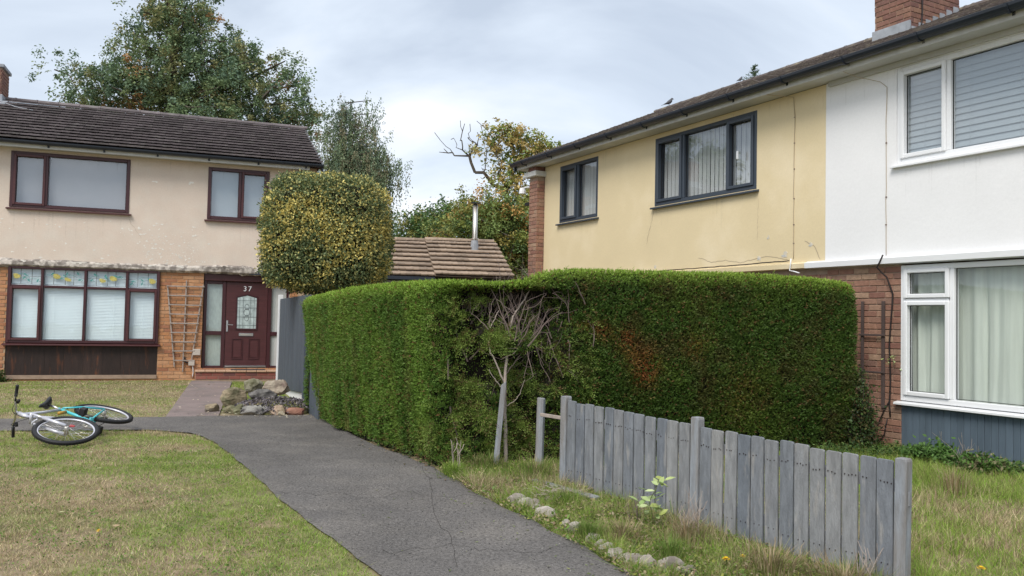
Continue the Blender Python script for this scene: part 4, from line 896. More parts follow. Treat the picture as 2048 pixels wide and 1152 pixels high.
# long loose sprays in and round the hollow
n = 11000; d = rng.normal(.52, .42, n); d = np.clip(d, -.12, 1.5); s = iC+d; z = rng.uniform(.08, 1.62, n); P_, n_, H_, l_, r_ = hsurf(s, z); cv = cavity(s, z); kk = rng.random(n) > cv*.35
kk &= (fbm(s*1.0+11, z+2, .15) > .56); P_, n_, s, z, cv = P_[kk], n_[kk], s[kk], z[kk], cv[kk]; n = len(s); P_[:, :2] += n_*(rng.uniform(-.05, .05, n)+.22*cv*rng.random(n))[:, None]
n3 = np.concatenate([n_, np.zeros((n, 1))], 1); side = np.stack([-n_[:, 1], n_[:, 0], np.zeros(n)], 1)
base = P_+offh; D = nrm(n3*rng.uniform(.3, 1, (n, 1))+side*rng.normal(0, .7, (n, 1))+np.array([0, 0, 1])*rng.normal(.35, .55, (n, 1)))
V4 = []; T4 = []; c0 = lerp(np.array([.12, .19, .035]), np.array([.23, .31, .06]), rng.random((n, 1))); c0 = np.where(rng.random((n, 1)) < .13, np.array([.17, .12, .05]), c0)
Ln = rng.uniform(.07, .17, n)
for j in range(7):
    t = j/7; q = base+D*(Ln*t)[:, None]-np.array([0, 0, .03])*(t*t); sgn = 1 if j % 2 else -1
    V4.append(leafquads(q, D+nrm(np.cross(D, n3))*sgn*.75, n3+rng.normal(0, .3, (n, 3)), .034*(1-.4*t), .007)); T4.append(c0*rng.uniform(.75, 1.2, (n, 1)))
# stray unclipped shoots over the whole front
n = 2600; s = rng.uniform(0, iE, n); z = rng.random(n)*Htop(hx(s, HP)[:, 0]); P_, n_, H_, l_, r_ = hsurf(s, z); n3 = np.concatenate([n_, np.zeros((n, 1))], 1)
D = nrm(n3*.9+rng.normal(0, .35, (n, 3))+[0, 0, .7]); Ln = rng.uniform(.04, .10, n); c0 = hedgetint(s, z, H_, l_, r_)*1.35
for j in range(4):
    q = P_+offh+D*(Ln*j/4)[:, None]; V4.append(leafquads(q, D+nrm(np.cross(D, n3+.1))*(1 if j % 2 else -1)*.6, n3+rng.normal(0, .3, (n, 3)), .030, .0065)); T4.append(c0*rng.uniform(.8, 1.2, (n, 1)))
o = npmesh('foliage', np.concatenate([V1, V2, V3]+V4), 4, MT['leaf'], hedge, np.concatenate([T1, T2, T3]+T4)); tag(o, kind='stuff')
# bare wood inside the hollow
def branchy(mb, p, d, L, r, depth, wig=.25, up=0):
    pts = [Vector(p)]; d = Vector(d).normalized(); n = max(3, int(L/.05)); rad = [r]
    for i in range(n):
        d = (d+Vector((random.gauss(0, wig), random.gauss(0, wig*.5), random.gauss(0, wig)+up))*.45).normalized(); pts.append(pts[-1]+d*L/n); rad.append(r*(1-.65*(i+1)/n))
        if depth and random.random() < .35: branchy(mb, pts[-1], d+Vector((random.gauss(0, .8), random.gauss(-.1, .3), random.gauss(.2, .6))), L*random.uniform(.3, .6), rad[-1]*.7, depth-1, wig, up)
    mb.tube(pts, rad, 5)
def hpt(d, z, out_=0):
    P, n, *_ = hsurf(np.array([iC+d]), np.array([z])); return Vector(P[0])+Vector((n[0][0], n[0][1], 0))*out_
mb = MB(); iv = Vector(offh)
for k in range(85):
    d = max(.5, random.gauss(.92, .17)); z = random.uniform(1.15, 1.6); p = hpt(d, z, .02)+iv; branchy(mb, p, (random.gauss(.05, .3), random.gauss(-.15, .15), random.choice((1, 1, -.7))), random.uniform(.2, .48), .0062, 1, .42)
for k in range(26):
    d = min(.9, max(.2, random.gauss(.45, .2))); z = random.uniform(1.3, 1.55); p = hpt(d, z, .03)+iv; branchy(mb, p, (random.gauss(0, .5), -.1, .9), random.uniform(.15, .3), .005, 1, .35)
tag(mb.build('bare_twigs', MT['deadw2'], hedge), kind='stuff')
mb = MB()
for (d0, z0_), v, L in (((.28, .98), (-.35, -.1, 1), .32), ((.30, 1.0), (.5, 0, .9), .2), ((.06, .55), (.15, 0, -1), .3), ((.04, .82), (-.1, 0, 1), .2), ((.12, .25), (.1, -.1, -.9), .25), ((.62, 1.25), (-.25, -.1, 1), .35), ((.66, 1.2), (.35, -.1, 1), .4), ((.80, 1.15), (.6, -.1, .9), .35), ((.75, .70), (.55, -.1, .75), .28), ((.10, .30), (.3, -.1, .7), .15)):
    mb = MB(); branchy(mb, hpt(d0, z0_, .07)+iv, v, L, .009, 1, .22); mb.build('dead_branch', MT['deadw2'], hedge)
# small pale dead trunk in front of the hollow, and the grey stake it leans on
dt = empty('dead_sapling', (-.02, 8.10, 0), 0, 'bare pale dead trunk with forked branches standing in the hollow of the hedge', 'tree')
def w2(p): k = 1.003+.030*max(0, p[2]-.85); return (p[0]*k+.02, p[1]*k-8.10, 1.4+(p[2]-1.4)*k)
def curve(pts, n=5, wob=0):
    o = []
    P = [pts[0]]+pts+[pts[-1]]
    for i in range(1, len(P)-2):
        for k in range(n):
            t = k/n; q = tuple(.5*((2*P[i][j])+(-P[i-1][j]+P[i+1][j])*t+(2*P[i-1][j]-5*P[i][j]+4*P[i+1][j]-P[i+2][j])*t*t+(-P[i-1][j]+3*P[i][j]-3*P[i+1][j]+P[i+2][j])*t**3) for j in range(3)); o.append(q)
    o.append(pts[-1])
    if wob: o = [tuple(c+random.uniform(-wob, wob) for c in q) if 0 < i_ < len(o)-1 else q for i_, q in enumerate(o)]
    return o
tk = [(-.02, 8.12, -.03), (-.04, 8.10, .44), (-.05, 8.08, .78), (-.03, 8.08, 1.12), (-.015, 8.10, 1.31), (.03, 8.12, 1.46), (.12, 8.16, 1.60), (.18, 8.2, 1.72)]
c_ = curve([w2(p) for p in tk], 5, .004); MB().tube(c_, [lerp(.021, .005, (i/(len(c_)-1))**.8) for i in range(len(c_))], 8).build('trunk', MT['deadw'], dt, smooth=True)
for pts, r in (([(-.06, 8.08, .80), (-.14, 8.04, 1.0), (-.20, 8.02, 1.12), (-.21, 8.02, 1.29), (-.16, 8.03, 1.41), (-.12, 8.06, 1.49)], .013),
               ([(-.21, 8.02, 1.29), (-.20, 8.04, 1.5), (-.14, 8.07, 1.66)], .008), ([(-.07, 8.08, .74), (-.15, 8.03, .84), (-.2, 8.0, .93)], .009), ([(-.02, 8.08, 1.10), (.08, 8.04, 1.17), (.16, 8.02, 1.32)], .011), ([(-.015, 8.08, 1.19), (.10, 8.05, 1.28), (.22, 8.04, 1.45)], .008),
               ([(-.03, 8.06, .58), (.08, 8.0, .68), (.14, 7.98, .84)], .007), ([(.03, 8.12, 1.46), (-.02, 8.08, 1.6), (-.1, 8.08, 1.7)], .006), ([(.10, 8.12, 1.50), (.24, 8.06, 1.55), (.33, 8.05, 1.66)], .006)):
    r *= .72; c_ = curve([w2(p) for p in pts], 5, .007); MB().tube(c_, [lerp(r, r*.35, i/(len(c_)-1)) for i in range(len(c_))], 6).build('branch', MT['deadw' if pts[0][2] < 1 else 'deadw2'], dt, smooth=True)
sk = MB(); sk.hexa([(-.150, 8.02, -.03), (-.095, 8.02, -.03), (-.150, 8.05, -.03), (-.095, 8.05, -.03), (-.085, 8.02, .78), (-.035, 8.02, .82), (-.085, 8.05, .78), (-.035, 8.05, .82)])
sk.v = [(x*.998, y*.998, 1.4+(z-1.4)*.998) for x, y, z in sk.v]
tag(sk.build('stake', MT['fpost'], None, bevel=.004), 'grey painted flat stake leaning beside the dead trunk in the hedge hollow', 'stake')

# ================================================================ trees
def crown_tree(name, label, base, blobs, nclus, leaf_n, leafL, tints, trunk_r, sprd=.45, droop=0, height_first=None, bare=(), seed=1, group=None, trunkpts=None, leafW=.62, barkm='bark', lseg=.8, clump=None, bright=1.0, csc=1.0):
    """blobs: (x,y,z,rx,ry,rz) ellipsoids in world coordinates. Branches link cluster centres back to the trunk."""
    rg = np.random.default_rng(seed); base = np.array(base, float)
    root = empty(name, base, 0, label, 'tree', group)
    vol = np.array([b[3]*b[4]*b[5] for b in blobs])**.8; vol /= vol.sum(); cl = []
    for b, v in zip(blobs, vol):
        k = max(2, int(nclus*v)); u = nrm(rg.normal(size=(k, 3)))*(rg.random((k, 1))**.42); cl.append(np.array(b[:3])+u*np.array(b[3:6]))
    cl = np.concatenate(cl)
    nodes = []; par = []; plen = []
    tp = trunkpts or [tuple(base), tuple(base+np.array([0, 0, (height_first or 4)]))]
    for a, b in zip(tp[:-1], tp[1:]):
        a, b = np.array(a), np.array(b); k = max(2, int(np.linalg.norm(b-a)/.5))
        for i in range(k): nodes.append(a+(b-a)*i/k); par.append(len(nodes)-2 if len(nodes) > 1 else -1); plen.append(0 if len(plen) == 0 else plen[-1]+.5)
    nodes.append(np.array(tp[-1])); par.append(len(nodes)-2); plen.append(plen[-1]+.5); ntr = len(nodes)
    bare = list(bare)+[tuple(np.array(b_)+rg.normal(0, .22, 3)+np.array([-.08, 0, .12])) for b_ in bare[4:20] for _ in range(3)]
    allc = [(c, 1) for c in cl]+[(np.array(c), 0) for c in bare]
    start = nodes[-1]; allc.sort(key=lambda c: np.linalg.norm(c[0]-start)*1.0)
    tips = []
    for c, lf in allc:
        A_ = np.array(nodes); dd = np.linalg.norm(A_-c, axis=1); up_ = np.maximum(0, A_[:, 2]-c[2])*.5
        cost = dd+np.array(plen)*.28+up_; cost[:max(1, int(ntr*.45))] += 3
        j = int(np.argmin(cost)); a = nodes[j]; L = np.linalg.norm(c-a); k = max(1, int(L/lseg)); prev = j
        for i in range(1, k+1):
            t = i/k; q = a+(c-a)*t+(rg.normal(0, .07*min(L, 2), 3) if i < k else 0)+np.array([0, 0, .10*L*math.sin(math.pi*t)])*(0 if droop else 1)
            nodes.append(q); par.append(prev); plen.append(plen[prev]+L/k); prev = len(nodes)-1
        if lf: tips.append(prev)
    m = len(nodes); w_ = np.zeros(m)
    kids = np.zeros(m, int)
    for i in range(m-1, 0, -1):
        if w_[i] == 0: w_[i] = 1
        w_[par[i]] += w_[i]
    rad = trunk_r*(w_/w_[0])**.55; rad = np.maximum(rad, .011)
    mb = MB()
    for i in range(1, m):
        a = nodes[par[i]]-base; b = nodes[i]-base; ra = min(rad[par[i]], rad[i]*1.5); mb.tube([tuple(a), tuple(b)], [ra, rad[i]], 6 if rad[i] > .05 else 4, cap=False)
    mb.build('trunk', MT[barkm], root)
    # leaves in clumps round the cluster centres
    CT = np.array([nodes[i] for i in tips])-base; k = leaf_n//len(CT); nlf = len(CT)*k
    sub = clump or 4; cc = np.repeat(CT, sub, 0)+rg.normal(0, sprd, (len(CT)*sub, 3))*np.array([1, 1, .8]); kk = nlf//len(cc)
    csz = rg.uniform(.12, .34, (len(cc), 1))*sprd/.45*csc
    P = np.repeat(cc, kk, 0)+rg.normal(0, 1, (len(cc)*kk, 3))*np.repeat(csz, kk, 0)
    if droop: P = np.repeat(cc, kk, 0)+rg.normal(0, .045, (len(cc)*kk, 3)); P[:, 2] -= np.abs(rg.exponential(droop, len(P)))
    T = rg.normal(0, 1, P.shape)*np.array([1, 1, .6])+np.array([0, 0, -.35-(1.6 if droop else 0)]); Nn = rg.normal(0, .6, P.shape)+np.array([0, 0, 1])
    tn = np.array(tints); ci = rg.choice(len(tints), len(CT), p=None); tc = np.repeat(tn[ci], sub, 0); alt = rg.random(len(cc)) < .45; tc[alt] = tn[rg.choice(len(tints), alt.sum())]
    tc = np.repeat(tc, kk, 0)*rg.uniform(.75, 1.25, (len(P), 1))*2.25*bright
    Lf = leafL*rg.uniform(.7, 1.3, len(P))
    tag(npmesh('crown', leafquads(P, T, Nn, Lf, Lf*leafW), 4, MT['leaf'], root, tc), kind='stuff')
    return root
def px(x, y, d):       # a point d metres ahead, given as picture coordinates of the survey camera
    v = rr*((x-1024)/1680)+uu*((576-y)/1680)+fw; return tuple(v*(d/v.y)+Vector((0, 0, 1.4)))
def blob(x, y, d, rx, ry, rz_): p = px(x, y, d); return (*p, rx, ry, rz_)
GT = [(.060, .088, .050), (.070, .098, .048), (.052, .080, .052), (.080, .100, .045), (.100, .100, .045), (.125, .100, .045), (.070, .085, .048)]
crown_tree('large_tree', 'broad tall tree turning orange at its tips behind the cream house roof', px(345, 640, 34)[:2]+(0,),
    [blob(345, 40, 34, 1.8, 1.7, 1.5), blob(340, 110, 34, 2.6, 2.3, 1.7), blob(300, 190, 34, 2.6, 2.6, 1.6), blob(420, 150, 34, 2.3, 2.3, 1.6), blob(470, 125, 34, 1.2, 1.5, .9), blob(500, 180, 34, 2.0, 2.2, 1.5),
     blob(560, 215, 34, 1.5, 2, 1.3), blob(590, 235, 34, 1.0, 1.5, .9), blob(420, 240, 34, 4, 3, 1.5), blob(240, 170, 34, 1.7, 1.8, .9), blob(180, 150, 34, 1.2, 1.2, .55), blob(115, 145, 34, .8, .8, .35), blob(160, 195, 34, .9, 1, .6), blob(210, 220, 34, 1.6, 2, .9), blob(375, 20, 34, 1.1, 1.1, 1.0),
     blob(330, -25, 34, 1.1, 1.1, .9), blob(400, 70, 34, 1.2, 1.2, 1.0), blob(265, 90, 34, .7, .8, .6), blob(270, 110, 34, 1.2, 1.2, .9), blob(545, 110, 34, .7, .8, .6), blob(380, 330, 34, 4.5, 3, 2)],
    320, 118000, .115, GT[:5]*4+[(.17, .10, .045)], .42, sprd=.46, csc=.50, clump=7, bright=1.2, trunkpts=[px(345, 640, 34)[:2]+(0,), px(345, 400, 34), px(347, 250, 34), px(344, 130, 34), px(350, 40, 34)], seed=3, group='trees beyond the houses')
BT = [(.07, .10, .06), (.09, .115, .06), (.06, .085, .055), (.11, .10, .06), (.10, .125, .07)]
crown_tree('birch_tree', 'slender weeping birch with drooping grey green foliage behind the round yellow bush', px(700, 640, 30)[:2]+(0,),
    [blob(700, 225, 30, .55, .6, .9), blob(735, 220, 30, .35, .4, .4), blob(690, 290, 30, .9, .9, 1.0), blob(665, 290, 30, .45, .6, 1.0), blob(740, 290, 30, .75, .8, .9), blob(725, 350, 30, 1.2, 1.2, .9), blob(775, 330, 30, .5, .5, .5), blob(660, 370, 30, .6, .8, .8), blob(755, 360, 30, .5, .6, .6), blob(700, 440, 30, 1.2, 1.0, 1.2)],
    230, 62000, .075, BT, .18, sprd=.24, droop=.38, clump=8, trunkpts=[px(700, 640, 30)[:2]+(0,), px(702, 400, 30), px(700, 280, 30), px(702, 205, 30)], seed=5, group='trees beyond the houses', leafW=.5)
OT = [(.13, .13, .04), (.10, .12, .035), (.17, .14, .05), (.08, .11, .03), (.20, .15, .06)]
def q(x, y, d=32): return px(x, y, d)
crown_tree('oak_tree', 'gnarled autumn oak with a bare crooked upper left limb beside the yellow house', q(1052, 640)[:2]+(0,),
    [blob(1000, 275, 32, .45, .5, .35), blob(1030, 270, 32, .5, .5, .35), blob(985, 300, 32, .3, .4, .25), blob(1060, 300, 32, .7, .6, .4), blob(1095, 300, 32, .5, .5, .3), blob(1050, 330, 32, .5, .5, .35), blob(1010, 345, 32, .4, .5, .3), blob(1030, 380, 32, .5, .5, .35), blob(1055, 400, 32, .4, .5, .5), blob(950, 290, 32, .15, .2, .2)],
    120, 9500, .115, OT, .12, sprd=.24, bright=1.25, csc=.6, trunkpts=[q(1052, 640)[:2]+(0,), q(1050, 500), q(1030, 430), q(1012, 388), q(1003, 372)], seed=8, group='trees beyond the houses',
    bare=[q(*p) for p in ((985, 370), (965, 358), (950, 345), (942, 325), (938, 312), (925, 300), (912, 295), (900, 298), (892, 293), (945, 300), (950, 285), (935, 275), (925, 262), (958, 275), (955, 265), (967, 345), (970, 340), (905, 305), (1030, 340), (1020, 322), (1045, 322), (1060, 345), (1045, 450), (1060, 440))], lseg=.35)
crown_tree('autumn_tree', 'bushy olive and amber tree behind the garage roof and flue', q(960, 640, 30)[:2]+(0,),
    [blob(960, 430, 30, .9, 1.2, .6), blob(930, 460, 30, 1.2, 1.5, .9), blob(1000, 450, 30, 1.1, 1.5, .9), blob(1030, 500, 30, 1.3, 1.5, .9), blob(1045, 440, 30, .8, 1, .7), blob(1050, 560, 30, 1.2, 1.5, 1.0), blob(1000, 410, 30, .5, .5, .4), blob(1060, 480, 30, .6, 1, .7)],
    210, 56000, .10, [(.10, .115, .03), (.14, .12, .035), (.07, .095, .028), (.20, .12, .04), (.05, .08, .03), (.085, .10, .03)], .25, sprd=.32, bright=1.2, csc=.7, trunkpts=[q(1010, 640, 30)[:2]+(0,), q(1010, 520, 30), q(990, 470, 30)], seed=11, group='trees beyond the houses')
crown_tree('green_tree', 'low dark green rounded tree at the left end of the garage roof', q(840, 640, 36)[:2]+(0,),
    [blob(850, 450, 36, 1.2, 1.4, .7), blob(825, 470, 36, 1.0, 1.4, .6), blob(890, 440, 36, .9, 1.2, .7), blob(870, 500, 36, 2, 1.6, 1.0), blob(910, 425, 36, .7, .8, .5)],
    120, 17000, .13, [(.05, .085, .03), (.06, .095, .03), (.10, .10, .03), (.04, .07, .03)], .2, bright=1.2, csc=.8, sprd=.32, trunkpts=[q(860, 640, 36)[:2]+(0,), q(860, 500, 36)], seed=13, group='trees beyond the houses')
crown_tree('green_tree', 'green tree beyond the cream house chimney, mirrored in the yellow house window', (-18.6, 21.6, 0),
    [(-18.6, 21.6, 6.5, 2.0, 2.0, 1.8), (-18.2, 21.2, 8.2, 1.5, 1.5, 1.4), (-19.2, 22.2, 7.4, 1.5, 1.5, 1.3), (-17.9, 20.8, 6.0, 1.2, 1.2, 1.2)],
    120, 20000, .16, [(.05, .085, .03), (.06, .095, .03), (.04, .07, .03)], .25, sprd=.35, trunkpts=[(-18.6, 21.6, 0), (-18.6, 21.6, 5.5)], seed=17, group='trees beyond the houses')
# conifer whose tip shows above the yellow house roof
ct = empty('conifer', px(1495, 640, 24)[:2]+(0,), 0, 'dark conifer whose tip just shows above the brown tiled roof', 'tree')
top = px(1506, 132, 24)[2]; MB().tube([(0, 0, 0), (0, 0, top*.6), (.15, 0, top)], [.16, .09, .008], 6).build('trunk', MT['bark'], ct)
rg = np.random.default_rng(3); n = 420; zc = top-1.9*rg.random(n)**.8*1.9; rad_ = (top-zc)*.60; a = rg.uniform(0, 6.283, n); V = []; T = []
for j in range(14):
    t = (j+1)/14; P = np.stack([np.cos(a)*rad_*t+.15*(zc/top), np.sin(a)*rad_*t, zc+rad_*t*.35], 1); V.append(leafquads(P, np.stack([np.cos(a), np.sin(a), np.full(n, .4)], 1)+rg.normal(0, .6, (n, 3)), rg.normal(0, 1, (n, 3)), .10, .022)); T.append(np.tile(np.array([.10, .15, .08]), (n, 1))*rg.uniform(.6, 1.3, (n, 1)))
tag(npmesh('crown', np.concatenate(V), 4, MT['leaf'], ct, np.concatenate(T)), kind='stuff')

# ================================================================ clipped variegated bush
bush = empty('variegated_bush', (-3.16, 14.35, 0), 0, 'large clipped rounded cube of yellow variegated holly above the dark grey fence', 'bush')
MB().tube([(0, 0, 0), (.03, 0, 1.0), (-.02, 0, 2.1)], [.12, .10, .08], 8).build('trunk', MT['bark'], bush)
rg = np.random.default_rng(21)
def bsurf(n, k=1.0):
    u = nrm(rg.normal(size=(n, 3))); e_ = 4.2; sc_ = (np.abs(u[:, 0])**e_+np.abs(u[:, 1])**e_+np.abs(u[:, 2])**e_)**(-1/e_); Q = u*sc_[:, None]
    wl = 1+.085*(fbm(u[:, 0]*2+3, u[:, 2]*2+u[:, 1], .35)-.5)*2+.06*(fbm(u[:, 0]*3+3, u[:, 2]*3+9+u[:, 1], .12)-.5)*2
    ax_ = np.array([1.03, .98, .97]); P = Q*wl[:, None]*k*ax_; P[:, 0] *= 1-.045*np.clip(P[:, 2], 0, 1)+.0; P[:, 2] += 2.79; return P, nrm(Q**3/ax_)
n = 66000; k = 1-.13*rg.random(n)**1.3; P, nn = bsurf(n); P[:, :2] *= k[:, None]; P[:, 2] = 2.79+(P[:, 2]-2.79)*k
P += rg.normal(0, .015, P.shape)
T = nn*.6+rg.normal(0, .8, P.shape); T[:, 2] += .1; Nn = nn+rg.normal(0, .55, P.shape)
f = fbm(P[:, 0]+P[:, 1], P[:, 2], .35); yel = rg.random(n) < np.clip(.16+(f-.42)*2.2+.25*np.clip((P[:, 2]-3.3)/.5, 0, 1), .05, .8)
c = np.where(yel[:, None], np.array([.74, .62, .20]), np.array([.13, .175, .075])); mid = rg.random(n) < .22; c[mid] = np.array([.42, .42, .17])
c = c*rg.uniform(.6, 1.25, (n, 1))
L = rg.uniform(.030, .058, n); tag(npmesh('foliage', leafquads(P, T, Nn, L, L*.62), 4, MT['leaf'], bush, c), kind='stuff')
ic = bmesh.new(); bmesh.ops.create_icosphere(ic, subdivisions=4, radius=1)
for v in ic.verts:
    u = v.co.normalized(); s_ = (abs(u.x)**3.6+abs(u.y)**3.6+abs(u.z)**3.6)**(-1/3.6); v.co = Vector((u.x*s_*.90, u.y*s_*.85, u.z*s_*.85+2.79))
me = bpy.data.meshes.new('bush_interior'); ic.to_mesh(me); ic.free(); me.materials.append(MT['core']); inst('bush_interior', me, bush)
mb = MB()
for k in range(24): branchy(mb, (random.uniform(-.5, .5), random.uniform(-.4, .4), 1.85), (random.gauss(0, .6), random.gauss(-.3, .5), -.3), .35, .012, 1)
mb.build('low_twigs', MT['bark'], bush)
# ================================================================ grass
def pathmask(x, y, m=0.0):
    if m == 0.0: x = x+(fbm(x*1.0+9, y, .10)-.5)*.09; y = y+(fbm(x+3, y+7, .10)-.5)*.07
    lx = np.interp(y, [p[1] for p in LE], [p[0] for p in LE])+m; rx = np.interp(y, [p[1] for p in RE], [p[0] for p in RE])-m
    inn = (y < 9.23) & (x > lx) & (x < rx); return inn | inpoly(x, y, UP) | inpoly(x, y, CO)
HPoly = [tuple(q) for q in HP[::4]]
Lf = np.array([math.cos(phL), math.sin(phL)]); Rf = np.array([math.cos(phR), math.sin(phR)])
def inhouse(x, y):
    a = np.stack([x-OL[0], y-OL[1]], 1); inL = (a @ np.array([-Lf[1], Lf[0]]) > -.02)
    st_ = (a @ np.array([-Lf[1], Lf[0]]) > -.30) & (a @ Lf > .7) & (a @ Lf < 2.85)
    b = np.stack([x-OR[0], y-OR[1]], 1); inR = (b @ np.array([-Rf[1], Rf[0]]) < .05)
    return inL | st_ | inR
def sample(x0, x1, y0, y1, n): return rng.uniform(x0, x1, n), rng.uniform(y0, y1, n)
G_ = dict(green=np.array([.27, .37, .075]), lush=np.array([.25, .42, .055]), olive=np.array([.38, .38, .15]), straw=np.array([.66, .55, .35]), brown=np.array([.40, .30, .20]))
def lawn_tint(x, y, green):
    n = len(x); f = fbm(x+40, y+13, 1.5); f2 = fbm(x*1.0+7, y*2.2, .45); f3 = rng.random(n)
    dry = np.clip((.79-f-green)*4.0+(f2-.5)*2.4, 0, .97)
    c = np.where((f3 < dry*.80)[:, None], np.where((rng.random(n) < .45)[:, None], G_['straw'], G_['brown']), np.where((rng.random(n) < .5)[:, None], G_['olive'], G_['green']))
    c = np.where(((f3 > .72) & (green+f > .52))[:, None], G_['lush'], c)
    return c*rng.uniform(.5, 1.4, (n, 1))
def lawn(name, x0, x1, y0, y1, n, keepf, hgt, wid, greenf, lean=.6, hvar=None):
    x, y = sample(x0, x1, y0, y1, n); k = keepf(x, y) & ~pathmask(x, y) & ~inhouse(x, y) & ~inpoly(x, y, HPoly); x, y = x[k], y[k]
    # real lawns thin out in places
    th = fbm(x+3, y+8, .35); k = rng.random(len(x)) < .05+1.5*th; x, y = x[k], y[k]
    P = np.stack([x, y, gz(y)-.012], 1); gr = greenf(x, y); h = hgt*rng.uniform(.5, 1.3, len(x))*(1 if hvar is None else hvar(x, y))*(.35+1.5*vnoise(x, y, .075))
    W = wid*np.maximum(1, (y/9)**.7)
    return tag(npmesh(name, blades(P, h, W, lean), 3, MT['blade'], None, lawn_tint(x, y, gr)), kind='stuff')
def dpath(x, y): return np.abs(x-np.interp(y, [p[1] for p in LE], [p[0] for p in LE]))
front_green = lambda x, y: .42*np.exp(-dpath(x, y)/.32)*(y < 9.4)+.25*np.exp(-np.abs(y-9.5)/.3)+.12*((x > -2.6) & (y < 6.0))
fov = lambda x, y: (np.abs(x) < y*.66+.35)
lawn('front_lawn_grass', -7.5, 1.0, 4.4, 10.2, 520000, lambda x, y: fov(x, y) & (x < np.interp(y, [p[1] for p in LE], [p[0] for p in LE])+.03) & (y < 10.2), .026, .0042, front_green, .9)
lawn('house_lawn_grass', -13, -4.0, 9.5, 18.5, 210000, lambda x, y: (y > 10.0) & (x < -4.3-(y-11.4)*.31+.03) & (x > -y*.72), .024, .0055, lambda x, y: .30*np.exp(-np.abs(17.6-y+(x+7.4)*.371)/.5)+.30*np.exp(-np.abs(x+4.3+(y-11.4)*.31)/.3)+.02, .9)
lawn('patch_grass', -5.8, -3.2, 12.2, 17.4, 26000, lambda x, y: (x > -4.0-(y-11.6)*.30) & (x < -3.1-(y-12.7)*.39), .05, .006, lambda x, y: .5+0*x)
lawn('side_lawn_grass', .6, 6.2, 4.3, 10.2, 230000, lambda x, y: (x > np.interp(y, [4, 4.98, 7.43, 8.2], [2.75, 2.40, .52, .3])+.02), .072, .0050, lambda x, y: .30+.35*(fbm(x+9, y, .8)-.35), .7, hvar=lambda x, y: .5+1.2*fbm(x+4, y+4, .5))
# rough verge between path and fence
vpoly = [(.78, 5.0), (.56, 5.66), (.34, 6.03), (.1, 6.45), (-.2, 6.92), (-.62, 7.79), (-.40, 8.15), (.1, 8.3), (.5, 8.2), (.50, 7.5), (1.36, 6.32), (2.36, 5.0), (2.6, 4.2), (1.3, 4.1)]
inv_ = lambda x, y: inpoly(x, y, vpoly)
lawn('verge_grass', -.9, 2.8, 4.1, 8.4, 300000, inv_, .080, .0042, lambda x, y: .12+.4*(fbm(x, y+3, .5)-.3)+.25*(y > 7.4), .8, hvar=lambda x, y: .4+1.4*fbm(x+2, y+1, .3))
fs_ = lambda x, y: (x-A.x)*fd_.x+(y-A.y)*fd_.y
fo_ = lambda x, y: -((x-A.x)*-fd_.y+(y-A.y)*fd_.x)
lawn('fence_foot_grass', .2, 2.6, 4.5, 7.7, 60000, lambda x, y: (fs_(x, y) > -.1) & (fs_(x, y) < FL+.1) & (fo_(x, y) > .03) & (fo_(x, y) < .20+.1*fbm(x, y, .3)), .14, .0040, lambda x, y: -.02+.45*(fbm(x, y+3, .35)-.4), .5, hvar=lambda x, y: .25+1.5*fbm(x+2, y+1, .22)**1.5)
# ground-cover weeds: little broad leaves
def weeds(name, poly, n, L, cols, z0=.02, zr=.05, clump=.15):
    xs_ = [p[0] for p in poly]; ys_ = [p[1] for p in poly]; m = n//40; cx, cy = sample(min(xs_), max(xs_), min(ys_), max(ys_), m*3); k = inpoly(cx, cy, poly); cx, cy = cx[k][:m], cy[k][:m]
    x = np.repeat(cx, 40)+rng.normal(0, clump, len(cx)*40); y = np.repeat(cy, 40)+rng.normal(0, clump, len(cx)*40); k = ~pathmask(x, y, .04) & ~inhouse(x, y); x, y = x[k], y[k]
    hh = np.repeat(rng.uniform(.3, 1, len(cx)), 40)[k]
    P = np.stack([x, y, gz(y)+z0*rng.random(len(x))+zr*rng.random(len(x))*hh], 1); T = rng.normal(0, 1, P.shape); T[:, 2] = np.abs(T[:, 2])*.5; Nn = rng.normal(0, .4, P.shape)+[0, 0, 1]
    c = np.array(cols)[rng.choice(len(cols), len(P))]*rng.uniform(.6, 1.3, (len(P), 1)); l = L*rng.uniform(.5, 1.3, len(P))
    return tag(npmesh(name, leafquads(P, T, Nn, l, l*.6), 4, MT['leaf'], None, c), kind='stuff')
weeds('verge_weeds', vpoly, 26000, .028, [(.13, .22, .04), (.18, .27, .05), (.12, .20, .04), (.36, .29, .17), (.28, .20, .12), (.30, .32, .07), (.44, .36, .24)])
weeds('path_edge_weeds', [(-2.65, 11.5), (-1.95, 9.85), (-1.25, 8.6), (-.72, 7.75), (-.55, 7.9), (-1.1, 8.9), (-1.8, 10.1), (-2.5, 11.6)], 7000, .035, [(.07, .12, .03), (.10, .15, .03), (.16, .11, .05), (.06, .10, .03)], zr=.09, clump=.07)
weeds('wall_ground_cover', [(3.3, 9.3), (4.1, 9.75), (4.45, 9.75), (5.3, 8.2), (5.05, 7.9), (4.25, 9.2), (3.4, 8.95)], 5000, .036, [(.06, .12, .03), (.09, .17, .04), (.045, .09, .03), (.13, .19, .06)], zr=.10, clump=.10)
weeds('lawn_weeds', [(-6, 5.0), (-1.1, 5.0), (-1.7, 6.2), (-3.3, 9.0), (-6.0, 9.2)], 9000, .018, [(.13, .22, .035), (.16, .26, .05), (.10, .17, .03)], z0=.015, zr=.01, clump=.07)
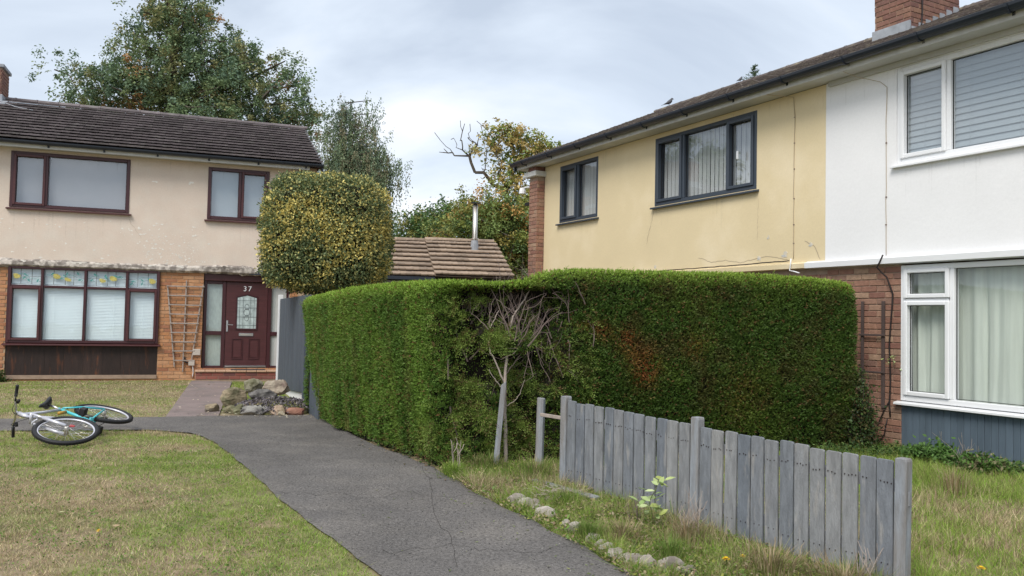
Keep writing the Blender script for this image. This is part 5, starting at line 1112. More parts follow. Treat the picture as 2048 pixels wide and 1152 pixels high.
# scattered dry litter: leaves, clippings, grit on the paths; pale leaves on the lawns
def litter(name, pts, L, cols, z=.010, m='leaf', w_=.6):
    x, y = pts; P = np.stack([x, y, gz(y)+z+rng.random(len(x))*.006], 1); T = rng.normal(0, 1, P.shape); T[:, 2] *= .12; Nn = rng.normal(0, .25, P.shape)+[0, 0, 1]
    c = np.array(cols)[rng.choice(len(cols), len(P))]*rng.uniform(.7, 1.2, (len(P), 1)); l = L*rng.uniform(.5, 1.4, len(P))
    return tag(npmesh(name, leafquads(P, T, Nn, l, l*w_), 4, MT[m], None, c), kind='stuff')
x, y = sample(-1.1, 1.0, 4.5, 7.2, 500); e_ = np.interp(y, [p[1] for p in RE], [p[0] for p in RE])-x; k = pathmask(x, y, .03) & (rng.random(500) < np.exp(-np.abs(e_-.2)/.45)); litter('path_clippings', (x[k], y[k]), .030, [(.20, .26, .06), (.28, .30, .10), (.15, .2, .05)], w_=.28)
x, y = sample(-7, 1.2, 4.4, 12, 30000); k = pathmask(x, y, .02); litter('path_grit', (x[k], y[k]), .0085, [(.24, .235, .22), (.18, .175, .165), (.30, .29, .27), (.04, .04, .04), (.03, .03, .03)], z=.006, w_=.9)
x, y = sample(-4, -.4, 7.4, 12, 1500); e_ = np.interp(y, [p[1] for p in RE], [p[0] for p in RE])-x; k = pathmask(x, y, .01) & (e_ < .25); litter('path_edge_litter', (x[k], y[k]), .03, [(.22, .14, .07), (.30, .24, .15), (.12, .10, .05), (.10, .14, .04)])
x, y = sample(-10, -.8, 4.8, 17.4, 330); k = ~pathmask(x, y) & ~inhouse(x, y) & (x < -1.0-(y-5)*.42); litter('fallen_leaves', (x[k], y[k]), .045, [(.62, .55, .38), (.5, .36, .22), (.58, .56, .30)], z=.018)
x, y = sample(-6.6, -4.0, 11.5, 17.2, 160); k = inpoly(x, y, CO); litter('concrete_path_leaves', (x[k], y[k]), .045, [(.60, .52, .40), (.5, .4, .3)], z=.026)

# ---- tufts, stalks, flowers, sapling
def tuft(name, loc, n, H, spread, cols, label, group=None, cat='grass tuft', wid=.005):
    z = float(gz(loc[1]))-.01; a = rng.uniform(0, 6.283, n); r = np.abs(rng.normal(0, spread, n)); P = np.stack([r*np.cos(a), r*np.sin(a), np.zeros(n)], 1)
    h = H*rng.uniform(.5, 1.1, n); s = np.stack([-np.sin(a), np.cos(a), np.zeros(n)], 1)*wid*.5; o_ = np.stack([np.cos(a), np.sin(a), np.zeros(n)], 1)
    le = rng.uniform(.1, .75, n)[:, None]*h[:, None]; mid = P+o_*le*.35; mid[:, 2] += h*.62; tip = P+o_*le; tip[:, 2] += h*rng.uniform(.75, 1, n)
    V = np.stack([P-s, P+s, mid+s*.7, mid-s*.7], 1).reshape(-1, 3); V2 = np.stack([mid-s*.7, mid+s*.7, tip, tip], 1).reshape(-1, 3)
    V2 = np.stack([mid-s*.7, mid+s*.7, tip+s*.1, tip-s*.1], 1).reshape(-1, 3)
    c = np.array(cols)[rng.choice(len(cols), n)]*rng.uniform(.7, 1.25, (n, 1))
    o = npmesh(name, np.concatenate([V, V2]), 4, MT['blade'], None, np.concatenate([c, c])); o.location = (loc[0], loc[1], z)
    return tag(o, label, cat, group)
GC = [(.12, .21, .035), (.16, .25, .05), (.20, .24, .07)]; DC = [(.40, .30, .18), (.30, .22, .13), (.46, .38, .25), (.20, .20, .07)]
TG = 'grass tufts on the verge by the picket fence'
tuft('grass_tuft', (.56, 5.86), 330, .17, .045, GC, 'dense round green grass tuft at the tarmac edge before the fence', TG)
tuft('grass_tuft', (1.04, 5.42), 300, .20, .06, GC, 'taller green grass tuft close to the lowest edging stones', TG)
tuft('grass_tuft', (.46, 6.72), 200, .15, .05, GC, 'green grass tuft beside the fallen plank and dry tangle', TG)
tuft('grass_tuft', (-.50, 7.62), 220, .17, .05, [(.17, .28, .04), (.22, .32, .05)], 'bright yellow green tuft at the foot of the hedge corner', TG)
tuft('grass_tuft', (-.18, 7.92), 420, .20, .14, GC+[(.3, .24, .13)], 'broad loose grass clump in front of the hedge hollow', TG)
tuft('grass_tuft', (.22, 7.62), 420, .20, .13, GC+DC[:2], 'rusty and green grass clump around the lone grey post', TG)
tuft('dry_grass_tuft', (.80, 5.86), 380, .16, .10, DC, 'dry straw coloured tuft just right of the round green tuft', TG)
tuft('dry_grass_tuft', (1.22, 5.80), 260, .24, .10, DC, 'tall pale dry stalky tuft against the middle of the fence', TG)
tuft('dry_grass_tuft', (1.62, 5.22), 500, .20, .16, DC+[(.14, .14, .05)], 'reddish brown dry tuft around the yellow flower', TG)['kind'] = 'thing'
tuft('dry_grass_tuft', (1.98, 4.98), 380, .20, .14, DC, 'dry brown tuft at the near end of the fence', TG)
tuft('dry_grass_tuft', (-.30, 8.0), 180, .14, .12, DC, 'dry brown litter tuft at the base of the hedge corner', TG)
tuft('dry_grass_tuft', (3.9, 7.4), 160, .28, .10, DC, 'long bleached grass tuft on the side lawn beneath the slate boards', None)
tuft('grass_tuft', (-2.55, 11.72), 70, .22, .04, [(.10, .17, .05), (.14, .22, .07)], 'leafy green weed at the dark foot of the hedge beside the rocks', None, 'weed', .02)
# dry tangle and stalks
mb = MB()
for k in range(70):
    p0 = Vector((random.gauss(.38, .09), random.gauss(6.88, .07), float(gz(6.9))+random.uniform(.0, .07))); a = random.uniform(0, 6.28); pts = [p0]
    for i in range(5): a += random.gauss(0, .9); pts.append(pts[-1]+Vector((math.cos(a)*.035, math.sin(a)*.035, random.gauss(.004, .012))))
    mb.tube(pts, .0022, 3)
tag(mb.build('dry_tangle', MT['deadw']), 'tangle of dead brown stems lying beside the fallen plank', 'dead stems')
def stalks(name, loc, n, H, label, lean=.3, m='deadw', r=.0028, br=3):
    mb = MB()
    for k in range(n):
        a = random.uniform(0, 6.28); l = random.uniform(.05, lean); h = H*random.uniform(.6, 1.1); p = [Vector((random.gauss(0, .03), random.gauss(0, .03), 0))]
        for i in range(1, 6): t = i/5; p.append(p[0]+Vector((math.cos(a)*l*h*t*t+random.gauss(0, .004), math.sin(a)*l*h*t*t, h*t)))
        mb.tube(p, [r*(1-.12*i) for i in range(6)], 4)
        for q_ in range(br):
            i = random.choice((2, 3, 4)); b = random.uniform(0, 6.28); mb.tube([p[i], p[i]+Vector((math.cos(b)*.03, math.sin(b)*.03, .04)), p[i]+Vector((math.cos(b)*.05, math.sin(b)*.05, .09))], r*.5, 3)
    o = mb.build(name, MT[m]); o.location = (loc[0], loc[1], float(gz(loc[1]))-.01); return tag(o, label, 'dead plant')
stalks('dead_stalks', (1.28, 5.86), 9, .34, 'bleached upright dead stalks against the fence below its middle post', br=5)
stalks('dead_stalks', (.95, 6.25), 6, .26, 'thin reddish dead stalks left of the pale sapling', m='deadw2')
stalks('dead_stalks', (2.12, 4.98), 4, .24, 'arching pale dead stems by the near fence post', lean=1.1, r=.004)
stalks('dead_stalks', (-.50, 7.85), 5, .36, 'broken brown stalks standing at the hedge corner', lean=.15, r=.006, br=1)
def dandelion(loc, h, label, r=.017):
    z = float(gz(loc[1])); t = empty('dandelion', (loc[0], loc[1], z), 0, label, 'flower', 'yellow dandelion flowers')
    MB().tube([(0, 0, 0), (.005, .003, h*.5), (.002, -.004, h)], .002, 5).build('stem', MT['blade'], t)
    b = MB()
    for k in range(22):
        a = 6.283*k/22+random.uniform(-.1, .1); rr_ = r*random.uniform(.8, 1.1); hh = random.uniform(.0, .010); da = .16
        b.add([(0, -.004, h), (rr_*math.cos(a-da), rr_*math.sin(a-da)-.004, h+hh), (rr_*1.1*math.cos(a), rr_*1.1*math.sin(a)-.004, h+hh), (rr_*math.cos(a+da), rr_*math.sin(a+da)-.004, h+hh)], [(0, 1, 2, 3)])
        b.add([(0, 0, h+.006), (rr_*.6*math.cos(a-.2), rr_*.6*math.sin(a-.2), h+.013), (rr_*.6*math.cos(a+.2), rr_*.6*math.sin(a+.2), h+.013)], [(0, 1, 2)])
    b.build('petals', yel_, t); return t
yel_ = mat('yellow_petal', (.80, .52, .01), .6)
dandelion((1.36, 5.26), .085, 'bright yellow dandelion in dry grass before the fence', .026)
dandelion((1.50, 5.40), .060, 'smaller yellow flower just right of the brightest dandelion by the fence', .018)
dandelion((2.95, 5.28), .055, 'yellow dandelion on the side lawn right of the fence', .024)
dandelion((-2.74, 5.70), .045, 'yellow dandelion out on the bare brown part of the near lawn', .014)
sp = empty('pale_sapling', (1.03, 6.08, float(gz(6.08))), 0, 'small sapling with pale green leaves growing against the picket fence', 'sapling')
stem = [(0, 0, 0), (.01, .01, .12), (-.01, .0, .22), (.03, -.01, .31), (.05, 0, .38)]
MB().tube(curve(stem, 4), .0035, 5).build('stem', mat('green_stem', (.14, .16, .06), .7), sp)
lm_ = mat('pale_leaf', (.38, .50, .20), .55, transl=.25, var=.2, vscale=20, objcol=[(.30, .42, .15), (.46, .56, .26), (.40, .46, .14), (.50, .58, .33)])
b = MB(); b.add([(0, 0, 0), (.018, .018, .004), (.020, .045, .004), (0, .075, -.004), (-.020, .045, .004), (-.018, .018, .004), (0, .035, -.003)], [(0, 1, 6), (1, 2, 6), (2, 3, 6), (3, 4, 6), (4, 5, 6), (5, 0, 6)]); lme = b.mesh('leaf', lm_)
for k in range(38):
    t = random.uniform(.2, 1); i = min(3, int(t*4)); a_ = Vector(stem[i]).lerp(Vector(stem[i+1]), t*4-i)
    o = inst('leaf', lme, sp, loc=a_+Vector((random.gauss(0, .055), random.gauss(-.02, .025), random.gauss(0, .025))), rot=(random.uniform(-.3, 1.0), random.uniform(-.5, .5), random.uniform(0, 6.28))); o.scale = (random.uniform(.7, 1.2),)*3
# little leafy shoot on the brick strip
for (x_, z_, lab) in ((.07, 1.02, 'small leafy green shoot on the brick strip beside the white window'),):
    p0 = Vector(OR)+Vector((math.cos(phR)*x_-math.sin(phR)*.03, math.sin(phR)*x_+math.cos(phR)*.03, z_)); t = empty('ivy_shoot', p0, 0, lab, 'plant')
    for k in range(16): o = inst('leaf', lme2 if 'lme2' in globals() else lme, t, loc=(random.gauss(0, .05), random.gauss(-.02, .02), random.gauss(0, .04)), rot=(random.uniform(0, 1.2), random.uniform(-.5, .5), random.uniform(0, 6.28))); o.scale = (.55,)*3
# shrub by the brick strip
def shrub(name, loc, ext, n, L, cols, label, stems=8):
    t = empty(name, loc, 0, label, 'shrub'); mb = MB()
    for k in range(stems): branchy(mb, (random.gauss(0, ext[0]*.2), random.gauss(0, ext[1]*.2), 0), (random.gauss(0, .35), random.gauss(0, .3), 1), ext[2]*.8, .007, 1, .25)
    mb.build('stems', MT['bark'], t); u = nrm(rng.normal(size=(n, 3)))*(rng.random((n, 1))**.5)*np.array(ext); u[:, 2] = np.abs(u[:, 2])
    cl = u[rng.choice(n, n//30)]; P = np.repeat(cl, 30, 0)+rng.normal(0, .04, (len(cl)*30, 3)); T = rng.normal(0, 1, P.shape)+[0, 0, -.1]; Nn = rng.normal(0, .5, P.shape)+[0, -.3, 1]
    c = np.array(cols)[rng.choice(len(cols), len(P))]*rng.uniform(.6, 1.3, (len(P), 1)); l = L*rng.uniform(.6, 1.3, len(P)); tag(npmesh('leaves', leafquads(P, T, Nn, l, l*.6), 4, MT['leaf'], t, c), kind='stuff'); return t
shrub('dark_shrub', (4.02, 9.72, 0), (.22, .22, .95), 5200, .035, [(.045, .085, .025), (.07, .12, .03), (.10, .09, .03), (.035, .06, .02)], 'straggly dark green shrub between hedge end and brick strip')
shrub('leafy_bramble', (4.45, 8.92, 0), (.30, .18, .17), 2400, .05, [(.07, .15, .03), (.10, .20, .045), (.12, .22, .06)], 'low bright green bramble at the foot of the slate boards')
shrub('leafy_bramble', (4.72, 8.38, 0), (.30, .18, .13), 1900, .05, [(.07, .15, .03), (.11, .20, .045), (.2, .18, .10)], 'second green bramble nearer the camera with dead stems over it')
shrub('corner_weed', (-10.02, 16.45, 0), (.16, .10, .26), 700, .05, [(.05, .09, .03), (.07, .12, .03)], 'weedy green plant under the left end of the bay window')
stalks('dead_stalks', (4.62, 8.55), 5, .34, 'dry arching stems over the bramble below the slate boards', lean=1.0, r=.003)

# ---- fallen plank and broken edging stones
pk = MB(); pk.box(-.40, .40, -.028, .028, 0, .022); o = tag(pk.build('fallen_plank', MT['fpost'], None, bevel=.003), 'narrow grey green plank lying in the weeds before the fence', 'plank')
o.location = (.47, 7.08, float(gz(7.08))+.035); o.rotation_euler = (R(8), R(1), math.atan2(-.62, .49))
stm = rockmat('edging_stone', (.42, .38, .34), (.22, .19, .165)); es = []
def slab(r_, th):
    b = bmesh.new(); bmesh.ops.create_icosphere(b, subdivisions=2, radius=1)
    sd_ = random.random()*99
    for v in b.verts:
        n = mnoise.noise(v.co*1.3+Vector((sd_, 0, 0)))*.35; p = v.co*(1+n); v.co = Vector((p.x*r_, p.y*th, p.z*r_*.75))
    me = bpy.data.meshes.new('edging_stone'); b.to_mesh(me); b.free(); me.materials.append(stm); return me
SL = [slab(.068, .015) for _ in range(4)]
posA = [(.02, 6.80), (.055, 6.77), (.09, 6.73), (.125, 6.70), (.155, 6.66), (.20, 6.60), (.235, 6.54), (.30, 6.42), (.33, 6.38)]
posB = [(.72, 5.48), (.76, 5.44), (.80, 5.39), (.83, 5.35), (.87, 5.32), (.99, 5.28), (1.03, 5.25), (1.07, 5.22), (1.12, 5.20)]
posC = [(.42, 6.16), (.47, 6.06), (.58, 5.80), (.63, 5.68), (.66, 5.60)]
for grp_, pos in (('small broken stones half buried along the path edge', posC), ('broken edging stones set on edge near the fallen plank', posA), ('pale broken edging stones at the path edge below the fence', posB)):
    for i, (x_, y_) in enumerate(pos):
        o = bpy.data.objects.new('edging_stone', SL[i % 4]); link(o); o.location = (x_+random.gauss(0, .006), y_, float(gz(y_))+.03); o.rotation_euler = (R(random.uniform(-35, 10)), R(random.uniform(-20, 20)), math.atan2(-.8, .6)+R(random.gauss(70, 12))); s_ = random.uniform(.5, 1.2); o.scale = (s_, s_*random.uniform(.7, 1.3), s_*random.uniform(.6, 1.1))
        od = ('first', 'second', 'third', 'fourth', 'fifth', 'sixth', 'seventh', 'eighth', 'ninth')[i]
        tag(o, od+(' small half buried stone from the left between the two stone rows' if pos is posC else ' weathered edging stone from the left in the row near the fallen plank' if pos is posA else ' pale broken edging stone from the left in the row at the lowest grass tuft'), 'edging stone', grp_)

# ---- rockery
def rock(name, loc, sz, c1, c2, label, rz=0, seed=0, sub=4, ang=.42, z=None):
    b = bmesh.new(); bmesh.ops.create_icosphere(b, subdivisions=sub, radius=1); rd = random.Random(seed)
    pl_ = [(Vector((rd.gauss(0, 1), rd.gauss(0, 1), rd.gauss(.1, .8))).normalized(), rd.uniform(.60, .92)) for _ in range(11)]
    for v in b.verts:
        p = v.co.copy()
        for n_, d_ in pl_:
            e__ = p.dot(n_)-d_
            if e__ > 0: p -= n_*e__*.92
        p *= 1+.14*mnoise.fractal(p*1.8+Vector((seed*3.1, 0, 0)), 1, 2, 3)+.05*mnoise.noise(p*7+Vector((seed, 2, 0)))
        v.co = Vector((p.x*sz[0], p.y*sz[1], p.z*sz[2]))
    me = bpy.data.meshes.new(name); b.to_mesh(me); b.free(); me.materials.append(rockmat('rock', c1, c2)); o = bpy.data.objects.new(name, me); link(o)
    o.location = (loc[0]-.17, loc[1]+.05, (sz[2]*.5 if z is None else z*.88)); o.scale = (.82,)*3; o.rotation_euler = (R(rd.uniform(-8, 8)), R(rd.uniform(-8, 8)), R(rz)); return tag(o, label, 'rock', 'rocks of the small rockery')
tan, mos, gry, dk_, red = (.26, .21, .14), (.13, .125, .07), (.19, .18, .17), (.07, .065, .065), (.24, .11, .08)
rock('rock', (-3.96, 12.62), (.26, .22, .20), tan, mos, 'large rounded tan and mossy rock at the left of the rockery', 20, 1, z=.17)
rock('rock', (-3.86, 13.20), (.22, .18, .16), (.27, .25, .19), mos, 'mossy grey brown rock on top behind the large tan one', -15, 2, z=.30)
rock('rock', (-3.42, 12.95), (.27, .20, .15), (.36, .31, .24), (.19, .14, .115), 'pale smooth rounded rock at the top right of the rockery', 5, 3, z=.33)
rock('rock', (-3.50, 12.45), (.29, .16, .14), gry, dk_, 'dark grey angular rock in the middle below the pale one', 10, 4, z=.22)
rock('rock', (-4.10, 12.08), (.15, .13, .10), tan, dk_, 'small dark sided tan rock at the far left of the rockery', 30, 5)
rock('rock', (-3.82, 12.02), (.20, .10, .08), tan, mos, 'flat tan rock lying between the leftmost and grey front rocks', -35, 6)
rock('rock', (-3.66, 11.92), (.13, .11, .10), (.20, .20, .12), mos, 'small mossy rock wedged at the front of the rockery', 60, 7)
rock('rock', (-3.40, 11.84), (.27, .13, .11), (.32, .31, .28), gry, 'long speckled grey rock at the front edge by the tarmac', 12, 8)
rock('rock', (-3.08, 11.84), (.15, .12, .11), (.42, .31, .23), tan, 'pinkish tan wedge shaped rock at the front of the rockery', -20, 9)
rock('rock', (-2.86, 11.90), (.22, .10, .08), red, (.32, .17, .12), 'reddish brown flat rock next to the dark fence post', 8, 10)
rock('rock', (-3.02, 11.76), (.07, .06, .05), (.38, .34, .26), tan, 'tiny pale stone under the pinkish wedge rock', 8, 12, 3)
# mound of slate chippings
mb = MB(); rd = random.Random(5)
bm = bmesh.new(); bmesh.ops.create_icosphere(bm, subdivisions=4, radius=1)
for v in bm.verts: p = v.co; v.co = Vector((p.x*.56, p.y*.56, p.z*.18+.04*mnoise.noise(p*4)))
me = bpy.data.meshes.new('mound_soil'); bm.to_mesh(me); bm.free(); me.materials.append(MT['soil']); tag(inst('chipping_mound', me, None, loc=(-3.45, 12.42, 0)), kind='stuff')
n = 2600; a = rng.uniform(0, 6.283, n); r = np.sqrt(rng.random(n)); P = np.stack([-3.43+.60*r*np.cos(a), 12.36+.60*r*np.sin(a), .19*np.sqrt(1-r*r*.96)], 1); T = rng.normal(0, 1, P.shape); T[:, 2] *= .6
c = np.array([(.105, .09, .105), (.15, .135, .15), (.07, .06, .07), (.20, .18, .18)])[rng.choice(4, n)]
tag(npmesh('slate_chippings', leafquads(P, T, rng.normal(0, .7, P.shape)+[0, 0, 1], rng.uniform(.02, .05, n), rng.uniform(.015, .035, n)), 4, mat('chip', (.1, .1, .1), .7, tint=True), None, c), kind='stuff')
x, y = sample(-4.3, -2.7, 11.5, 12.0, 160); litter('rockery_crumbs', (x, y), .03, [(.45, .38, .27), (.3, .26, .2), (.55, .5, .4)], z=.012, w_=.8)

# ================================================================ trellis on the brick pier of the cream house
tl = empty('garden_trellis', (OL[0], OL[1], .05), phL, 'weathered wooden fan trellis fixed to the orange brick beside the front door', 'trellis')
for (a0, a1, z0_, z1_) in ((.345, .155, .15, 2.02), (.815, .815, 0, 0),):
    pass
def lath(x0, z0_, x1, z1_, w_=.026, o0=-.03, o1=-.008, nm='upright'):
    dx, dz = x1-x0, z1_-z0_; l = math.hypot(dx, dz); nx_, nz = -dz/l*w_/2, dx/l*w_/2
    m_ = MB(-1); m_.prism([(x0-nx_, z0_-nz), (x0+nx_, z0_+nz), (x1+nx_, z1_+nz), (x1-nx_, z1_-nz)], o0, o1); return m_.build(nm, MT['trell'], tl, bevel=.003)
lath(.325, .22, .135, 1.93); lath(.49, .12, .505, 2.05); lath(.655, .33, .845, 1.97)
for i in range(9):
    t = i/8; z = lerp(1.92, .36, t); xl = lerp(.115, .295, t); xr = lerp(.865, .70, t); lath(xl, z, xr, z+random.uniform(-.008, .008), .026, -.006, .012, 'slat')

# ================================================================ birds
def bird(loc, rz, label, s=1.0):
    t = empty('bird', loc, rz, label, 'bird', 'birds on the yellow house roof'); b = MB(); pts = [(-.11, 0, .035), (-.07, 0, .055), (-.03, 0, .075), (.01, 0, .10), (.045, 0, .135), (.06, 0, .165), (.078, 0, .185), (.10, 0, .185), (.113, 0, .18)]
    b.tube([tuple(c*s for c in p) for p in pts], [c*s for c in (.012, .022, .040, .048, .042, .028, .026, .018, .004)], 10); b.build('body', MT['bird'], t, smooth=True)
    b = MB(); b.hexa([tuple(c*s for c in p) for p in ((-.20, -.012, -.005), (-.09, -.018, .035), (-.20, .012, -.005), (-.09, .018, .035), (-.20, -.012, .003), (-.09, -.018, .05), (-.20, .012, .003), (-.09, .018, .05))]); b.build('tail', MT['bird'], t)
    b = MB(); b.tube([(.112*s, 0, .181*s), (.135*s, 0, .174*s)], [.005*s, .0015*s], 5); b.build('beak', MT['blk'], t)
    for sy in (-1, 1):
        MB().tube([(.0, .012*sy*s, .06*s), (.01*s, .012*sy*s, 0)], .003*s, 4).build('leg', MT['blk'], t)
        w__ = MB(); w__.tube([(-.12*s, .030*sy*s, .045*s), (-.04*s, .042*sy*s, .078*s), (.03*s, .038*sy*s, .115*s)], [.006*s, .018*s, .014*s], 6); w__.build('wing', MT['bird'], t)
    return t
dRv = Vector((math.cos(phR), math.sin(phR), 0)); nRv = Vector((-math.sin(phR), math.cos(phR), 0))
ridgeP = lambda s: Vector(OR)+dRv*s+nRv*ORI+Vector((0, 0, ZR+.075))
bird(ridgeP(8.75), R(15), 'small dark bird perched at the far left end of the brown roof ridge', .95)
bird(ridgeP(6.45), R(35), 'small dark bird perched on the roof ridge nearer the chimney', .62)

# ================================================================ bicycle lying on the grass edge
bk = empty('bicycle', (0, 0, 0), 0, 'silver and turquoise mountain bicycle lying on its side across the grass edge', 'bicycle')
Nn = Vector((.26, -.05, .96)).normalized(); U = (Vector((-1, -.08, 0))-Nn*Vector((-1, -.08, 0)).dot(Nn)).normalized(); Zl = -Nn; F = U.cross(Zl)
BM = Matrix((F, U, Zl)).transposed().to_4x4()
STEER = -13
head_t, head_b = Vector((.845, .60, 0)), Vector((.895, .47, 0)); hax = (head_t-head_b).normalized(); FA = Vector((1.03, 0, 0))
Rs = Matrix.Translation(head_b) @ Matrix.Rotation(R(STEER), 4, hax) @ Matrix.Translation(-head_b)
def bpart(mb, name, m, steer=False, parent=None, smooth=True, bevel=0):
    if steer: mb.v = [tuple(Rs @ Vector(v)) for v in mb.v]
    o = mb.build(name, MT[m] if isinstance(m, str) else m, parent or bk, smooth=smooth, bevel=bevel); return o
def wheel(c, steer):
    c = Vector(c); h = bpart(MB().tube([c+Vector((0, 0, -.05)), c+Vector((0, 0, -.045)), c+Vector((0, 0, .045)), c+Vector((0, 0, .05))], [.012, .024, .024, .012], 12), 'wheel', 'steel', steer)
    bpart(MB().torus(c, (0, 0, 1), .306, .025, 64, 10), 'tyre', 'blk', steer, h)
    kn = MB()
    for k in range(72):
        a = 6.283*k/72
        for z in (-.012, .012): d = Vector((math.cos(a), math.sin(a), 0)); t_ = Vector((-math.sin(a), math.cos(a), 0)); p = c+d*.331+Vector((0, 0, z)); kn.tube([p-t_*.006, p+t_*.006], .0045, 4)
    bpart(kn, 'tyre_tread', 'blk', steer, h)
    bpart(MB().torus(c, (0, 0, 1), .278, .010, 64, 8, 1.2), 'rim', 'silver', steer, h)
    sp_ = MB()
    for k in range(32):
        a = 6.283*k/32; b = a+(.35 if k % 4 < 2 else -.35); z = .038 if k % 2 else -.038; sp_.tube([c+Vector((.022*math.cos(b*1), .022*math.sin(b), z)), c+Vector((.272*math.cos(a), .272*math.sin(a), 0))], .0016, 4, cap=False)
    bpart(sp_, 'spokes', 'metal', steer, h); return h
rwh = wheel((0, 0, 0), False); fwh = wheel(FA, True)
bpart(MB().box(FA.x-.14, FA.x-.10, -.03, .02, -.006, .006), 'reflector', mat('red_reflector', (.45, .02, .02), .3), True, fwh, False)
BB = Vector((.43, -.02, 0)); ST = Vector((.285, .42, 0)); SP = Vector((.235, .56, 0))
fr = MB(); fr.tube([BB, ST], .017, 10)
for z in (-1, 1): fr.tube([BB+Vector((-.04, 0, .03*z)), Vector((.02, 0, .06*z))], .010, 8); fr.tube([ST+Vector((0, -.04, .02*z)), Vector((.14, .22, .05*z)), Vector((.01, .01, .06*z))], .010, 8)
fr.tube([BB+Vector((0, 0, -.04)), BB+Vector((0, 0, .04))], .024, 12)
bpart(fr, 'rear_frame', 'teal')
fr = MB(); fr.tube(curve([tuple(head_b+Vector((-.01, .03, 0))), (.72, .31, 0), (.56, .12, 0), tuple(BB+Vector((.01, .02, 0)))], 6), .021, 10); fr.tube([head_t+Vector((0, -.03, 0)), (.60, .47, 0), ST+Vector((0, -.03, 0))], .017, 10)
fr.tube([head_b-hax*.005, head_t+hax*.01], .023, 12); bpart(fr, 'front_frame', 'silver')
bpart(MB().tube([ST+Vector((.05, -.1, 0)), (.46, .34, 0)], .020, 8), 'shock', mat('amber_spring', (.45, .25, .04), .4))
bpart(MB().tube([ST-(SP-ST)*.2, SP], .013, 8), 'seatpost', 'metal')
# saddle: lofted, narrow nose, wide tail
sd_ = MB(); secs = []
for x_, wd, hh, yy in ((.40, .012, .012, .600), (.37, .022, .022, .603), (.31, .030, .030, .600), (.25, .048, .038, .600), (.19, .078, .044, .606), (.145, .082, .044, .612), (.12, .060, .030, .612)):
    secs.append([(x_, yy-hh*(.2+.8*(math.sin(6.283*k/12) < 0))*abs(math.sin(6.283*k/12)) if math.sin(6.283*k/12) < 0 else yy+hh*.35*math.sin(6.283*k/12), wd*math.cos(6.283*k/12)) for k in range(12)])
vs = [p for s_ in secs for p in s_]; sd_.add(vs, [(i*12+k, i*12+(k+1) % 12, (i+1)*12+(k+1) % 12, (i+1)*12+k) for i in range(len(secs)-1) for k in range(12)]+[tuple(range(12)), tuple(range(len(vs)-12, len(vs)))]); bpart(sd_, 'saddle', mat('black_vinyl', (.018, .018, .02), .38, spec=.6))
fk = MB()
for z in (-1, 1):
    c0 = head_b-hax*.03+Vector((0, 0, .055*z)); fk.tube([c0, c0+(FA-head_b).normalized()*.18], .014, 10); fk.tube([c0+(FA-head_b).normalized()*.15, FA+Vector((0, .01, .055*z))], .019, 10)
fk.tube([head_b-hax*.03+Vector((0, 0, -.065)), head_b-hax*.03+Vector((0, 0, .065))], .020, 10); fk.tube(curve([tuple(head_b-hax*.13+Vector((.06, -.02, -.055))), tuple(head_b-hax*.10+Vector((.09, .0, 0))), tuple(head_b-hax*.13+Vector((.06, -.02, .055)))], 5), .010, 8)
bpart(fk, 'fork', 'silver', True)
HB = head_t+hax*.04+Vector((.03, .0, 0)); hb = MB(); hb.tube([head_t, head_t+hax*.05, HB], .016, 8)
hb.tube(curve([(HB.x-.05, HB.y+.03, -.30), (HB.x-.02, HB.y+.025, -.16), (HB.x, HB.y, -.06), (HB.x, HB.y, .06), (HB.x-.02, HB.y+.025, .16), (HB.x-.05, HB.y+.03, .30)], 4), .0115, 8); bpart(hb, 'handlebar', 'metal', True)
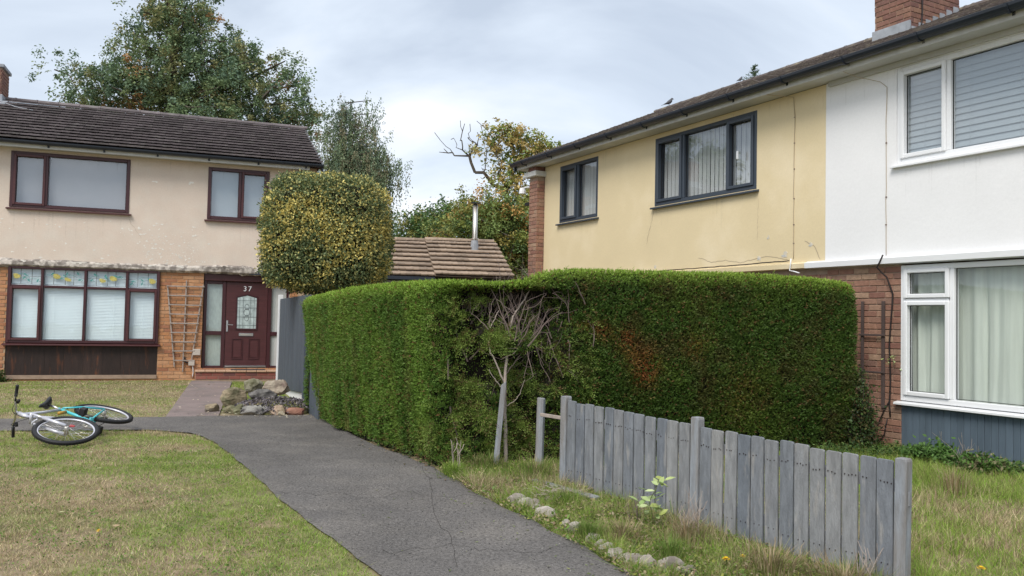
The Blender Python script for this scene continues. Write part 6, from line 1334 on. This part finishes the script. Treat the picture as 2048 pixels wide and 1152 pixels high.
for z in (-1, 1):
    bpart(MB().tube([(HB.x-.032, HB.y+.028, .19*z), (HB.x-.034, HB.y+.028, .20*z), (HB.x-.05, HB.y+.03, .305*z), (HB.x-.05, HB.y+.03, .315*z)], [.019, .017, .017, .019], 10), 'grip', 'blk', True)
    bpart(MB().tube([(HB.x-.02, HB.y+.02, .155*z), (HB.x+.03, HB.y-.0, .165*z), (HB.x+.035, HB.y-.01, .25*z)], [.014, .008, .006], 6).tube([(HB.x-.03, HB.y-.0, .12*z), (HB.x-.01, HB.y-.02, .16*z)], .017, 8), 'brake_lever', 'blk', True)
    bpart(MB().tube(curve([(HB.x+.02, HB.y, .14*z), (HB.x+.11, HB.y-.02, .08*z), (HB.x+.09, HB.y-.12, .02*z), (HB.x+.02, HB.y-.2, 0)], 5), .003, 5), 'brake_cable', 'blk', True)
cs = bpart(MB().torus(BB+Vector((0, 0, .055)), (0, 0, 1), .078, .006, 36, 6).torus(BB+Vector((0, 0, .048)), (0, 0, 1), .055, .006, 30, 6), 'chainring', 'steel')
sp_ = MB()
for k in range(5): a = 6.283*k/5; sp_.tube([BB+Vector((0, 0, .055)), BB+Vector((.078*math.cos(a), .078*math.sin(a), .055))], .006, 5)
bpart(sp_, 'chainring_arms', 'steel')
for z, a in ((1, R(200)), (-1, R(20))):
    e_ = BB+Vector((.17*math.cos(a), .17*math.sin(a), .075*z)); bpart(MB().tube([BB+Vector((0, 0, .06*z)), e_], .010, 8), 'crank', 'steel'); bpart(MB().box(e_.x-.045, e_.x+.045, e_.y-.035, e_.y+.035, min(e_.z+.01*z, e_.z+.10*z), max(e_.z+.01*z, e_.z+.10*z)), 'pedal', 'blk', False, None, False, .008)
mb = MB()
for k in range(6): mb.torus((0, 0, .022+.005*k), (0, 0, 1), .05-.005*k, .003, 24, 5)
bpart(mb, 'cassette', 'steel', False, rwh)
mb = MB(); mb.tube([(0, .05, .035), (.2, .055, .045), tuple(BB+Vector((0, .078, .055)))], .004, 5).tube([(.02, -.13, .035), (.2, -.10, .045), tuple(BB+Vector((0, -.078, .055)))], .004, 5); bpart(mb, 'chain', 'blk')
bpart(MB().tube([(.0, -.02, .05), (.02, -.07, .06), (.03, -.13, .04)], [.02, .016, .014], 8), 'derailleur', 'blk')
mb = MB(); mb.tube([ST+Vector((-.02, -.08, -.02)), (.10, .30, -.035), (.06, .295, 0), (.10, .30, .035)], .007, 6); bpart(mb, 'rear_brake', 'blk')
allv = [BM @ v.co for o in [bk]+list(bk.children_recursive) if o.type == 'MESH' for v in o.data.vertices]
zmin = min(v.z for v in allv); bk.matrix_world = Matrix.Translation(Vector((-4.75, 9.90, -zmin*.96-.004))) @ BM @ Matrix.Diagonal((.96, .96, .96, 1))

# ---------------------------------------------------------------- leftover tree seen reflected in the windows
